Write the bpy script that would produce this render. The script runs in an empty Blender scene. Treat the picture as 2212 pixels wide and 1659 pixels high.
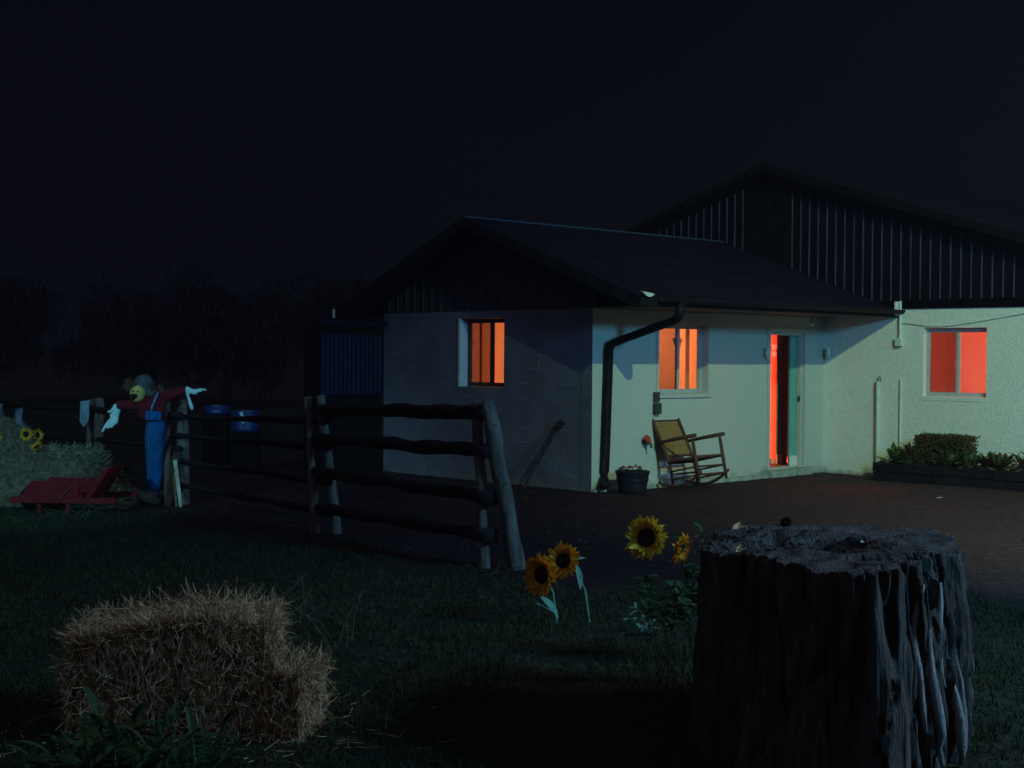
import bpy, bmesh, math, random
from mathutils import Vector, Matrix, noise, Quaternion
random.seed(7)
R = math.radians
scene = bpy.context.scene
COL = scene.collection

# ------------------------------------------------------------------ camera
cam_d = bpy.data.cameras.new("camera"); cam = bpy.data.objects.new("camera", cam_d); COL.objects.link(cam)
scene.camera = cam
CAMH = 1.7634
cam_d.sensor_width = 36; cam_d.lens = 3096.56 / 2212 * 36; cam_d.clip_end = 1200; cam_d.clip_start = 0.05
cam.matrix_world = Matrix.Translation((0, 0, CAMH)) @ Matrix.Rotation(math.pi/2 - 0.0188, 4, 'X') @ Matrix.Rotation(0.0076, 4, 'Z')
# ------------------------------------------------------------------ night sky
w = bpy.data.worlds.new("World"); scene.world = w; w.use_nodes = True
nt = w.node_tree; bg = nt.nodes['Background']
sky = nt.nodes.new('ShaderNodeTexSky'); sky.sky_type = 'NISHITA'; sky.sun_disc = False
sky.sun_elevation = R(-4); sky.sun_rotation = R(200); sky.altitude = 200
# a moonless sky: the faint Nishita twilight is added to an even night blue
mixn = nt.nodes.new('ShaderNodeMix'); mixn.data_type = 'RGBA'; mixn.inputs[0].default_value = 0.04
mixn.inputs[6].default_value = (0.016, 0.018, 0.036, 1)
nt.links.new(sky.outputs[0], mixn.inputs[7]); nt.links.new(mixn.outputs[2], bg.inputs[0])
bg.inputs[1].default_value = 0.1
# ------------------------------------------------------------------ lamps
C0 = Vector((1.0507, 18.758, 0.0)); TH = 0.8156
D1 = Vector((math.sin(TH), math.cos(TH), 0)); D2 = Vector((-D1.y, D1.x, 0))
def W(u, v, z): return C0 + D1*u + D2*v + Vector((0, 0, z))
def lamp(kind, name, loc, color, power, **k):
    d = bpy.data.lights.new(name, kind); o = bpy.data.objects.new(name, d); COL.objects.link(o)
    o.location = loc; d.color = color; d.energy = power
    for a, b in k.items(): setattr(d, a, b)
    return o
def aim(o, t): o.rotation_euler = (Vector(t) - Vector(o.location)).to_track_quat('-Z', 'Y').to_euler()
amb = lamp('SUN', 'ambient_fill', (0, 0, 30), (0.72, 0.76, 1.0), 0.27, angle=R(165)); amb.rotation_euler = (R(25), R(12), 0)  # wide fill added to lift the dark areas; no moon stands here
key = lamp('SPOT', 'off_frame_spot', W(-4.8, -13.0, 8.8), (0.64, 1.0, 0.47), 3850, spot_size=R(80), spot_blend=0.8, shadow_soft_size=0.05)
aim(key, W(5.0, -5.5, 0.8))
blu = lamp('SPOT', 'off_frame_spot', W(-4.0, -15.2, 5.0), (0.13, 0.60, 0.96), 2750, spot_size=R(120), spot_blend=0.5, shadow_soft_size=0.8)
aim(blu, W(-1.5, 3, 1.0))
fill = lamp('SPOT', 'off_frame_spot', (7.6, 6.9, 4.6), (1.0, 0.76, 0.64), 620, spot_size=R(72), spot_blend=0.75, shadow_soft_size=0.4)  # unseen warm spot added to brighten the bale, stump and sunflowers
aim(fill, (0.0, 6.6, 0.0))
cyan = lamp('SPOT', 'off_frame_spot', (-7.5, 7.0, 4.2), (0.33, 0.85, 1.0), 1300, spot_size=R(30), spot_blend=0.7, shadow_soft_size=0.15)  # unseen spot added to brighten the scarecrow and hay
aim(cyan, (-5.3, 17.0, 0.6))
scene.view_settings.view_transform = 'Standard'; scene.view_settings.look = 'None'
scene.view_settings.exposure = 0.0; scene.view_settings.gamma = 1.0
scene.render.resolution_x = 1024; scene.render.resolution_y = 768
scene.cycles.max_bounces = 6

# ================================================================== helpers
def M(name, col, rough=0.8, var=0.25, scale=6.0, bump=0.0, bscale=30.0, metal=0.0, col2=None, stretch=(1, 1, 1), spec=0.14, detail=6.0, trans=0.0, extra=None):
    m = bpy.data.materials.new(name); m.use_nodes = True; t = m.node_tree; n = t.nodes; l = t.links
    b = n['Principled BSDF']; b.inputs['Roughness'].default_value = rough; b.inputs['Metallic'].default_value = metal
    b.inputs['Specular IOR Level'].default_value = spec
    tc = n.new('ShaderNodeTexCoord'); mp = n.new('ShaderNodeMapping'); mp.inputs['Scale'].default_value = stretch
    l.new(tc.outputs['Object'], mp.inputs[0])
    nz = n.new('ShaderNodeTexNoise'); nz.inputs['Scale'].default_value = scale; nz.inputs['Detail'].default_value = detail
    l.new(mp.outputs[0], nz.inputs[0])
    cr = n.new('ShaderNodeValToRGB'); cr.color_ramp.elements[0].position = 0.3; cr.color_ramp.elements[1].position = 0.7
    c2 = col2 or tuple(min(1, c*(1+var)) for c in col); c1 = col if col2 else tuple(c*(1-var) for c in col)
    cr.color_ramp.elements[0].color = (*c1, 1); cr.color_ramp.elements[1].color = (*c2, 1)
    l.new(nz.outputs[0], cr.inputs[0]); out = cr.outputs[0]
    if extra: out = extra(t, mp, out, b)
    l.new(out, b.inputs['Base Color'])
    if bump:
        bn = n.new('ShaderNodeTexNoise'); bn.inputs['Scale'].default_value = bscale; bn.inputs['Detail'].default_value = 8
        l.new(mp.outputs[0], bn.inputs[0]); bp = n.new('ShaderNodeBump'); bp.inputs['Strength'].default_value = min(1, bump)
        bp.inputs['Distance'].default_value = 0.02*max(1, bump)
        if b.inputs['Normal'].is_linked:
            l.new(b.inputs['Normal'].links[0].from_socket, bp.inputs['Normal'])
        l.new(bn.outputs[0], bp.inputs['Height']); l.new(bp.outputs[0], b.inputs['Normal'])
    if trans:
        tr = n.new('ShaderNodeBsdfTranslucent'); l.new(out, tr.inputs[0]); mx = n.new('ShaderNodeMixShader'); mx.inputs[0].default_value = trans
        o = n['Material Output']; l.new(b.outputs[0], mx.inputs[1]); l.new(tr.outputs[0], mx.inputs[2]); l.new(mx.outputs[0], o.inputs[0])
    return m
def glassM(name, tint=(1, 1, 1), refl=0.06):
    m = bpy.data.materials.new(name); m.use_nodes = True; t = m.node_tree; n = t.nodes; l = t.links
    n.remove(n['Principled BSDF']); tr = n.new('ShaderNodeBsdfTransparent'); tr.inputs[0].default_value = (*tint, 1)
    g = n.new('ShaderNodeBsdfGlossy'); g.inputs['Roughness'].default_value = 0.08; mx = n.new('ShaderNodeMixShader'); mx.inputs[0].default_value = refl
    nz = n.new('ShaderNodeTexNoise'); nz.inputs['Scale'].default_value = 3; bp = n.new('ShaderNodeBump'); bp.inputs['Strength'].default_value = .05
    l.new(nz.outputs[0], bp.inputs['Height']); l.new(bp.outputs[0], g.inputs['Normal'])
    l.new(tr.outputs[0], mx.inputs[1]); l.new(g.outputs[0], mx.inputs[2]); l.new(mx.outputs[0], n['Material Output'].inputs[0]); return m

class MB:
    def __init__(s): s.v = []; s.f = []; s.mi = []; s.cur = 0
    def add(s, vs, fs):
        o = len(s.v); s.v += [tuple(v) for v in vs]; s.f += [tuple(i+o for i in f) for f in fs]; s.mi += [s.cur]*len(fs); return s
    def box(s, a, b, M4=None, jit=0):
        x0, y0, z0 = a; x1, y1, z1 = b
        vs = [Vector(p) for p in ((x0,y0,z0),(x1,y0,z0),(x1,y1,z0),(x0,y1,z0),(x0,y0,z1),(x1,y0,z1),(x1,y1,z1),(x0,y1,z1))]
        if jit: vs = [v + Vector((random.uniform(-jit, jit) for _ in range(3))) for v in vs]
        if M4 is not None: vs = [M4 @ v for v in vs]
        return s.add(vs, [(0,3,2,1),(4,5,6,7),(0,1,5,4),(1,2,6,5),(2,3,7,6),(3,0,4,7)])
    def prism(s, pts, d):   # polygon extruded by d
        n = len(pts); d = Vector(d); vs = [Vector(p) for p in pts] + [Vector(p)+d for p in pts]
        return s.add(vs, [tuple(range(n))[::-1], tuple(range(n, 2*n))] + [(i, (i+1) % n, n+(i+1) % n, n+i) for i in range(n)])
    def tube(s, pts, rad, seg=10, cap=True, rough=0.0, flat=1.0, up=None):
        pts = [Vector(p) for p in pts]; n = len(pts)
        if not hasattr(rad, '__len__'): rad = [rad]*n
        vs = []; ref = Vector(up) if up else Vector((0.13, 0.27, 0.95))
        for i, p in enumerate(pts):
            t = (pts[min(i+1, n-1)] - pts[max(i-1, 0)]).normalized()
            a = t.cross(ref)
            if a.length < 1e-3: a = t.cross(Vector((1, 0, 0)))
            a.normalize(); b = a.cross(t).normalized()
            for k in range(seg):
                an = 2*math.pi*k/seg; r = rad[i]
                if rough: r *= 1 + rough*noise.noise(Vector((math.cos(an)*1.5+pts[0].x*3, math.sin(an)*1.5+pts[0].y*3, i*0.5+pts[0].z)))
                vs.append(p + a*(math.cos(an)*r) + b*(math.sin(an)*r*flat))
        fs = [(i*seg+k, i*seg+(k+1) % seg, (i+1)*seg+(k+1) % seg, (i+1)*seg+k) for i in range(n-1) for k in range(seg)]
        if cap: fs += [tuple(range(seg))[::-1], tuple(range((n-1)*seg, n*seg))]
        return s.add(vs, fs)
    def lathe(s, prof, seg=24, at=(0, 0, 0), M4=None):
        vs = []; n = len(prof)
        for r, z in prof:
            for k in range(seg):
                a = 2*math.pi*k/seg; vs.append(Vector((at[0]+r*math.cos(a), at[1]+r*math.sin(a), at[2]+z)))
        if M4 is not None: vs = [M4 @ v for v in vs]
        fs = [(i*seg+k, i*seg+(k+1) % seg, (i+1)*seg+(k+1) % seg, (i+1)*seg+k) for i in range(n-1) for k in range(seg)]
        fs += [tuple(range(seg))[::-1], tuple(range((n-1)*seg, n*seg))]
        return s.add(vs, fs)
    def blob(s, c, r, seg=14, rings=9, nz=0.0, M4=None, ns=2.0):
        vs = []; c = Vector(c)
        for i in range(rings+1):
            ph = math.pi*i/rings
            for k in range(seg):
                a = 2*math.pi*k/seg; d = Vector((math.sin(ph)*math.cos(a), math.sin(ph)*math.sin(a), math.cos(ph)))
                q = 1 + (nz*noise.noise(d*ns + c*3) if nz else 0)
                v = Vector((d.x*r[0]*q, d.y*r[1]*q, d.z*r[2]*q))
                vs.append((M4 @ v if M4 is not None else v) + c)
        fs = [(i*seg+k, (i+1)*seg+k, (i+1)*seg+(k+1) % seg, i*seg+(k+1) % seg) for i in range(rings) for k in range(seg)]
        return s.add(vs, fs)
    def leaf(s, base, d, up, L, wd, bend=0.2, n=4):
        base = Vector(base); d = Vector(d).normalized(); up = Vector(up); sd = d.cross(up)
        if sd.length < 1e-3: sd = d.cross(Vector((1, .3, 0)))
        sd.normalize(); nn = sd.cross(d).normalized(); vs = []; fs = []
        for i in range(n+1):
            t = i/n; wv = wd*math.sin(math.pi*min(1, t*0.92+0.06))**0.8*0.5
            c = base + d*(L*t) - nn*(bend*L*t*t)
            vs += [c - sd*wv + nn*wv*0.25, c - nn*wv*0.05, c + sd*wv + nn*wv*0.25]
        for i in range(n):
            a = i*3; fs += [(a, a+1, a+4, a+3), (a+1, a+2, a+5, a+4)]
        return s.add(vs, fs)
    def straw(s, p, d, L, wd=0.004):
        p = Vector(p); d = Vector(d).normalized(); a = d.cross(Vector((random.uniform(-1, 1), random.uniform(-1, 1), random.uniform(-1, 1))))
        if a.length < 1e-3: a = Vector((1, 0, 0))
        a.normalize(); a *= wd/2; e = p + d*L; bnd = a.cross(d).normalized()*L*random.uniform(-.12, .12); m = (p+e)/2 + bnd
        return s.add([p-a, p+a, m+a, m-a, e+a*.5, e-a*.5], [(0, 1, 2, 3), (3, 2, 4, 5)])
    def build(s, name, mats, parent=None, smooth=False, bevel=0, remesh=0, loc=None):
        me = bpy.data.meshes.new(name); me.from_pydata(s.v, [], s.f)
        if not isinstance(mats, (list, tuple)): mats = [mats]
        for m in mats: me.materials.append(m)
        if len(mats) > 1: me.polygons.foreach_set('material_index', s.mi)
        if smooth: me.polygons.foreach_set('use_smooth', [True]*len(s.f))
        me.update(); me.validate()
        o = bpy.data.objects.new(name, me); COL.objects.link(o)
        if parent: o.parent = parent
        if loc: o.location = loc
        if remesh:
            r = o.modifiers.new('remesh', 'REMESH'); r.mode = 'VOXEL'; r.voxel_size = remesh; r.use_smooth_shade = True
            sm = o.modifiers.new('smooth', 'SMOOTH'); sm.iterations = 3
        if bevel:
            b = o.modifiers.new('bevel', 'BEVEL'); b.width = bevel; b.segments = 2; b.limit_method = 'ANGLE'
        return o
def thing(name, label, cat, loc=(0, 0, 0), rz=0, group=None):
    o = bpy.data.objects.new(name, None); COL.objects.link(o); o.location = loc; o.rotation_euler = (0, 0, rz)
    o.empty_display_size = 0.2; return tag(o, label, cat, group)
def tag(o, label, cat, group=None):
    o['label'] = label; o['category'] = cat
    if group: o['group'] = group
    return o
def struct(o, kind='structure'): o['kind'] = kind; return o
RZ = math.pi/2 - TH          # rotation of the building axes

# ================================================================== materials
def blocks(axis, tint=None):
    def f(t, mp, out, b):
        n = t.nodes; l = t.links
        sx = n.new('ShaderNodeSeparateXYZ'); l.new(mp.outputs[0], sx.inputs[0]); cx = n.new('ShaderNodeCombineXYZ')
        l.new(sx.outputs[axis], cx.inputs[0]); l.new(sx.outputs[2], cx.inputs[1])
        br = n.new('ShaderNodeTexBrick'); br.inputs['Scale'].default_value = 1; br.inputs['Brick Width'].default_value = .4; br.inputs['Row Height'].default_value = .2
        br.inputs['Mortar Size'].default_value = .006; br.inputs['Mortar Smooth'].default_value = .6
        l.new(cx.outputs[0], br.inputs[0])
        bp = n.new('ShaderNodeBump'); bp.inputs['Strength'].default_value = .25; bp.inputs['Distance'].default_value = .006; bp.invert = True
        l.new(br.outputs['Fac'], bp.inputs['Height']); l.new(bp.outputs[0], b.inputs['Normal'])
        # splashed dirt along the foot of the wall
        nz = n.new('ShaderNodeTexNoise'); nz.inputs['Scale'].default_value = 5; nz.inputs['Detail'].default_value = 8; l.new(mp.outputs[0], nz.inputs[0])
        ma = n.new('ShaderNodeMath'); ma.operation = 'MULTIPLY_ADD'; ma.inputs[1].default_value = .5; ma.inputs[2].default_value = -.19; l.new(nz.outputs[0], ma.inputs[0])
        sb_ = n.new('ShaderNodeMath'); sb_.operation = 'SUBTRACT'; l.new(sx.outputs[2], sb_.inputs[0]); l.new(ma.outputs[0], sb_.inputs[1])
        mr = n.new('ShaderNodeMapRange'); mr.inputs[1].default_value = -.10; mr.inputs[2].default_value = .07; mr.inputs[3].default_value = .85; mr.inputs[4].default_value = 0; l.new(sb_.outputs[0], mr.inputs[0])
        mx = n.new('ShaderNodeMix'); mx.data_type = 'RGBA'; mx.inputs[7].default_value = (.17, .17, .16, 1)
        if tint:
            m2 = n.new('ShaderNodeMix'); m2.data_type = 'RGBA'; m2.inputs[7].default_value = (*tint, 1)
            n5 = n.new('ShaderNodeTexNoise'); n5.inputs['Scale'].default_value = 3.5; l.new(mp.outputs[0], n5.inputs[0])
            r5 = n.new('ShaderNodeMapRange'); r5.inputs[1].default_value = .5; r5.inputs[2].default_value = .68; r5.inputs[4].default_value = .6; l.new(n5.outputs[0], r5.inputs[0])
            m5 = n.new('ShaderNodeMath'); m5.operation = 'MULTIPLY'; l.new(br.outputs['Fac'], m5.inputs[0]); l.new(r5.outputs[0], m5.inputs[1])
            l.new(m5.outputs[0], m2.inputs[0]); l.new(out, m2.inputs[6]); out = m2.outputs[2]
        l.new(mr.outputs[0], mx.inputs[0]); l.new(out, mx.inputs[6]); return mx.outputs[2]
    return f
m_white_f = M('white_paint_block', (.54, .55, .53), .9, .12, 38, .75, 60, extra=blocks(0), detail=10)
m_white_b = M('white_paint_block_barn', (.80, .79, .75), .9, .12, 38, .75, 60, extra=blocks(1), detail=10)  # lighter than the wing block: missing key light made up in the colour
m_slate = M('slate_blue_block', (.13, .13, .19), .85, .18, 2.2, .6, 40, extra=blocks(1, (.34, .38, .5)), detail=10)  # darker and bluer than the front block
m_gboard = M('gable_board_paint', (.045, .038, .05), .8, .3, 4, .4, 30, spec=.03)
m_wood_dk = M('dark_board', (.006, .005, .007), .8, .3, 4, .4, 30, spec=.03)
m_siding = M('dark_metal_siding', (.006, .0035, .009), .75, .25, 2, .1, 10, spec=.03)
m_rib = M('siding_rib', (.034, .042, .075), .7, .5, 5, .1, 10, stretch=(1, 1, .4))
m_roof = M('roofing', (.013, .009, .021), .9, .3, 3, .5, 60, spec=.03)
m_fascia = M('fascia', (.013, .011, .014), .7, .3, 5, .3, 30, spec=.03)
m_soffit = M('soffit', (.17, .12, .09), .8, .3, 6, .2, 30)
m_alu = M('window_frame_paint', (.42, .45, .48), .5, .12, 8)
m_frame_dk = M('dark_window_frame', (.05, .045, .045), .6, .2, 8)
m_pipe = M('black_downspout', (.007, .006, .009), .6, .3, 9, spec=.15)
m_metal = M('grey_metal', (.07, .08, .085), .5, .3, 12, .1, 40, metal=.4)
m_pvc = M('pale_conduit', (.62, .66, .62), .5, .1, 8)
m_inner = M('interior_plaster', (.75, .72, .68), .9, .05, 2)
m_floor = M('interior_floor', (.32, .12, .08), .5, .2, 6)
m_trim = M('baseboard_paint', (.72, .70, .66), .6, .06, 8)
m_curtain = M('curtain_cloth', (.62, .50, .30), .9, .2, 4, stretch=(6, 6, .5), trans=.6)
m_redcur = M('red_door_paint', (.75, .22, .12), .6, .08, 4)
m_conc = M('concrete', (.33, .34, .31), .9, .3, 7, .8, 35)
m_chair = M('chair_wood', (.10, .042, .03), .5, .35, 10, .3, 50, stretch=(1, 1, .3))
m_cane = M('woven_cane', (.34, .185, .075), .75, .3, 60, .8, 120)
m_oldwood = M('weathered_wood', (.12, .10, .095), .9, .45, 5, 1.0, 30, stretch=(4, 4, .6))
m_railwood = M('weathered_rail', (.017, .015, .017), .9, .4, 5, 1.0, 30, spec=.03)
m_blue_w = M('blue_lit_wood', (.16, .27, .36), .8, .3, 6, .5, 30, stretch=(4, 4, .5))  # blue lamplight put into the pale wood's colour
m_palewood = M('pale_board', (.42, .45, .40), .85, .3, 6, .4, 30, stretch=(4, 4, .5))
m_straw = M('straw', (.16, .07, .035), .8, .5, 30, col2=(.55, .36, .22))
m_strawcore = M('packed_straw', (.06, .025, .014), .95, .5, 14, 1.5, 60, stretch=(3, 3, .5))
m_hay = M('pale_hay', (.10, .11, .07), .85, .5, 9, col2=(.27, .28, .19))
m_haycore = M('hay_core', (.10, .095, .07), .95, .5, 14, 1.5, 50)
m_petal = M('sunflower_petal', (.58, .18, .008), .6, .2, 25, col2=(.74, .36, .02), trans=.35)
m_petal_y = M('yellow_sunflower_petal', (.50, .24, .012), .6, .25, 25, col2=(.72, .52, .05), trans=.35)
m_seed = M('sunflower_seed_head', (.018, .010, .008), .9, .5, 90, 1.2, 120)
m_green = M('plant_leaf', (.04, .10, .045), .55, .4, 12, trans=.25)
m_stem = M('plant_stem', (.06, .16, .11), .6, .25, 15)
m_tealleaf = M('wilted_leaf', (.10, .26, .23), .6, .25, 12, trans=.2)
m_hosta = M('hosta_leaf', (.035, .07, .02), .6, .5, 9, trans=.2, col2=(.19, .24, .08))
m_redleaf = M('reddish_leaf', (.16, .05, .025), .6, .4, 12, trans=.2)
m_shrub = M('clipped_shrub', (.13, .05, .02), .8, .5, 14, trans=.15, col2=(.06, .075, .025))
m_timber = M('landscape_timber', (.014, .009, .014), .9, .4, 5, .8, 30)
m_soil = M('dark_soil', (.022, .016, .013), 1, .5, 20, 1, 50)
m_pot = M('pot_glaze', (.012, .013, .02), .5, .25, 8, .3, 30)
m_redflower = M('red_flower', (.42, .035, .02), .7, .35, 25)
m_red = M('red_painted_wood', (.13, .008, .013), .75, .35, 5, .5, 30)
m_shirt = M('maroon_cloth', (.10, .009, .016), .95, .4, 18, .8, 45)
m_denim = M('blue_denim', (.004, .085, .26), .95, .2, 20, .6, 60)
m_hat = M('felt_hat', (.05, .075, .085), .95, .35, 12, .7, 30)
m_hair = M('straw_hair', (.13, .09, .05), .95, .5, 30)
m_mask = M('burlap_face', (.46, .36, .12), .9, .25, 20, .6, 60)
m_glove = M('pale_glove', (.36, .62, .62), .85, .1, 10, .3, 30)
m_black = M('black_rubber', (.006, .006, .006), .6, .2, 8)
m_burlap = M('burlap', (.12, .11, .09), .95, .4, 25, 1, 60)
m_tub = M('blue_plastic', (.003, .03, .14), .35, .25, 6, spec=.5)
m_shed = M('blue_corrugated_sheet', (.002, .004, .028), .6, .3, 4)
m_bark = M('tree_bark', (.03, .026, .022), 1, .4, 9, 1, 30)
m_crown = M('night_foliage', (.035, .036, .045), .95, .5, 3, spec=.03)
m_weed = M('weed', (.03, .055, .035), .8, .5, 9, trans=.15, col2=(.07, .09, .05))
m_grass = M('grass_blades', (.010, .026, .013), .8, .6, 1.2, trans=.15, col2=(.03, .05, .022))
m_glass = glassM('window_glass', (1, .98, .95)); m_screen = glassM('insect_screen_glass', (.58, .54, .52), .04)
m_leafdry = M('dry_leaf', (.42, .24, .15), .8, .3, 20)
m_litter = M('paper_scrap', (.6, .6, .56), .8, .1, 20)

# ---- ground
def ground_extra(t, mp, out, b):
    n = t.nodes; l = t.links
    sx = n.new('ShaderNodeSeparateXYZ'); l.new(mp.outputs[0], sx.inputs[0])
    def ma(op, a, bb, c=None):
        q = n.new('ShaderNodeMath'); q.operation = op
        for i, s in enumerate((a, bb, c)):
            if s is None: continue
            if hasattr(s, 'links'): l.new(s, q.inputs[i])
            else: q.inputs[i].default_value = s
        return q.outputs[0]
    X, Y = sx.outputs[0], sx.outputs[1]
    yb = ma('ADD', ma('MULTIPLY_ADD', ma('MAXIMUM', X, 0.0), -.15, 11.0), ma('MULTIPLY', ma('MINIMUM', X, 0.0), -1.15))
    nz = n.new('ShaderNodeTexNoise'); nz.inputs['Scale'].default_value = 1.3; nz.inputs['Detail'].default_value = 8; l.new(mp.outputs[0], nz.inputs[0])
    d = ma('ADD', ma('SUBTRACT', Y, yb), ma('MULTIPLY_ADD', nz.outputs[0], 3.0, -1.5))
    mr = n.new('ShaderNodeMapRange'); mr.inputs[1].default_value = -.4; mr.inputs[2].default_value = .5; l.new(d, mr.inputs[0])
    far = n.new('ShaderNodeMapRange'); far.inputs[1].default_value = 22; far.inputs[2].default_value = 27; far.inputs[3].default_value = 1; far.inputs[4].default_value = 0
    l.new(Y, far.inputs[0])
    n2 = n.new('ShaderNodeTexNoise'); n2.inputs['Scale'].default_value = 9; n2.inputs['Detail'].default_value = 10; n2.inputs['Roughness'].default_value = .75; l.new(mp.outputs[0], n2.inputs[0])
    cr = n.new('ShaderNodeValToRGB'); e = cr.color_ramp.elements; e[0].position = .3; e[0].color = (.024, .012, .015, 1); e[1].position = .72; e[1].color = (.105, .055, .062, 1)
    l.new(n2.outputs[0], cr.inputs[0])
    sr = n.new('ShaderNodeMapRange'); sr.inputs[1].default_value = .9; sr.inputs[2].default_value = 5.2; l.new(ma('ADD', X, ma('MULTIPLY_ADD', nz.outputs[0], 2.4, -1.2)), sr.inputs[0])  # dirt darkened towards the left, lamp falloff put into the colour
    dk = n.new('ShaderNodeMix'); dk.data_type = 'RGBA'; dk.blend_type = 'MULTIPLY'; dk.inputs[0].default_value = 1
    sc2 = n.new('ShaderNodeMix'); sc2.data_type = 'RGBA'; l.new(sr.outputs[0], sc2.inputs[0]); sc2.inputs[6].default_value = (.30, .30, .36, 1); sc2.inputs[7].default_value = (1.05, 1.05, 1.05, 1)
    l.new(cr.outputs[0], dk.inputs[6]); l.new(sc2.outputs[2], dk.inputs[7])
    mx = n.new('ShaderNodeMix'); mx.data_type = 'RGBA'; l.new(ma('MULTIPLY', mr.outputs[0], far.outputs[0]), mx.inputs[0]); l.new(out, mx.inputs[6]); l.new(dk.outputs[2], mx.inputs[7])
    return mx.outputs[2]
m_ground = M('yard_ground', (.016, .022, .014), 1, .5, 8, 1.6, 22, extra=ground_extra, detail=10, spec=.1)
def yb(X): return 11.0 - .15*max(X, 0) - 1.15*min(X, 0)
def gz(x, y):
    k = 0.035 if y < 10 else 0.02
    return k*noise.noise(Vector((x*.6, y*.6, 3))) + .008*noise.noise(Vector((x*3, y*3, 1)))
g = MB()
xs = [-400, -150, -60, -25, -16] + [-11 + .22*i for i in range(100)] + [13, 20, 40, 150, 400]
ys = [-60, -20, 0, 2] + [3.5 + .2*i for i in range(105)] + [26, 30, 40, 60, 120, 300, 700]
nx, ny = len(xs), len(ys)
for y in ys:
    for x in xs:
        g.v.append((x, y, gz(x, y) if abs(x) < 12 and 2 < y < 25 else 0.0))
for j in range(ny-1):
    for i in range(nx-1): g.f.append((j*nx+i, j*nx+i+1, (j+1)*nx+i+1, (j+1)*nx+i)); g.mi.append(0)
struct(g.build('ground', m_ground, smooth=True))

# ================================================================== walls with openings
def wall(mb, axis, pos, a0, a1, z0, z1, th, holes, sgn):
    """wall in plane axis=pos, thickness th towards sgn; holes (a0,a1,z0,z1)"""
    A = sorted({a0, a1, *[h[0] for h in holes], *[h[1] for h in holes]}); Z = sorted({z0, z1, *[h[2] for h in holes], *[h[3] for h in holes]})
    def P(a, z, d): p = pos + sgn*th*d; return (a, p, z) if axis == 'v' else (p, a, z)
    inside = lambda a, z: any(h[0] < a < h[1] and h[2] < z < h[3] for h in holes)
    for i in range(len(A)-1):
        for j in range(len(Z)-1):
            if inside((A[i]+A[i+1])/2, (Z[j]+Z[j+1])/2): continue
            for d in (0, 1): mb.add([P(A[i], Z[j], d), P(A[i+1], Z[j], d), P(A[i+1], Z[j+1], d), P(A[i], Z[j+1], d)], [(0, 1, 2, 3)])
    for (h0, h1, k0, k1) in holes + [(a0, a1, z0, z1)]:
        for q in (((h0, k0), (h1, k0)), ((h1, k0), (h1, k1)), ((h1, k1), (h0, k1)), ((h0, k1), (h0, k0))):
            mb.add([P(*q[0], 0), P(*q[1], 0), P(*q[1], 1), P(*q[0], 1)], [(0, 1, 2, 3)])
    return mb

L = 5.2256; WD = 4.40; ZT = 2.41; E = 1.28; OV = .517; ZE = 2.515; VR = 1.97; ZR = 3.69; BE = 4.94; ZBE = 2.47
cot = thing('cottage', 'low white block wing with rocking chair before it and two orange-lit windows', 'house', C0, RZ)
FW = (1.31, 2.37, 1.27, 2.24); DR = (3.84, 4.70, .13, 2.16); GW = (1.70, 2.635, 1.335, 2.31)
wall(MB(), 'v', 0, 0, L, -.1, ZT, .2, [FW, DR], 1).build('front_wall', m_white_f, cot)
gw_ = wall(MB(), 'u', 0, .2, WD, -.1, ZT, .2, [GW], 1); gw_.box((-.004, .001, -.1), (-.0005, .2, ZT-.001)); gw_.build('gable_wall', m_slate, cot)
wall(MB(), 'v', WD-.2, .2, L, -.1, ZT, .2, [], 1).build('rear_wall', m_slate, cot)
# white returns of the gable window, blue lamplight put into their colour
gr_ = MB(); gr_.box((-.004, GW[1]-.012, GW[2]), (.15, GW[1]+.003-.004, GW[3])); gr_.box((-.012, GW[1]-.002, GW[2]-.01), (.0, GW[1]+.035, GW[3]+.01))
o = gr_.build('window_return', M('blue_lit_return', (.36, .44, .62), .8, .1, 6), cot)
# gable boards above the wall
zl = lambda v: ZE + (v+E)*(ZR-ZE)/(VR+E) if v < VR else ZR - (v-VR)*(ZR-ZBE)/(BE-VR)
gb = MB(); gb.prism([(.03, 0, ZT+.002), (.03, WD, ZT+.002), (.03, WD, zl(WD)-.12), (.03, VR, ZR-.12), (.03, 0, zl(0)-.12)], (.05, 0, 0))
for k in range(22): v = .1 + .2*k; gb.box((.012, v-.012, ZT+.004), (.03, v+.012, zl(v)-.13))
gb.build('gable_boards', m_gboard, cot)
# roof
rf = MB()
rf.prism([(-OV, -E, ZE), (-OV, VR, ZR), (-OV, VR, ZR-.09), (-OV, -E, ZE-.09)], (L-.004+OV, 0, 0))
rf.prism([(-OV, VR+.001, ZR), (-OV, BE, ZBE), (-OV, BE, ZBE-.09), (-OV, VR+.001, ZR-.09)], (L-.004+OV, 0, 0))
roof = rf.build('roof', m_roof, cot)
MB().tube([(-OV-.01, VR, ZR+.006), (L-.01, VR, ZR+.006)], .016, 8).build('ridge_cap', M('ridge_cap_metal', (.035, .055, .10), .5, .1), roof)
fs = MB(); fs.box((-OV-.02, -E-.03, ZT-.01), (L-.006, -E+.0, ZE-.005))
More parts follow.
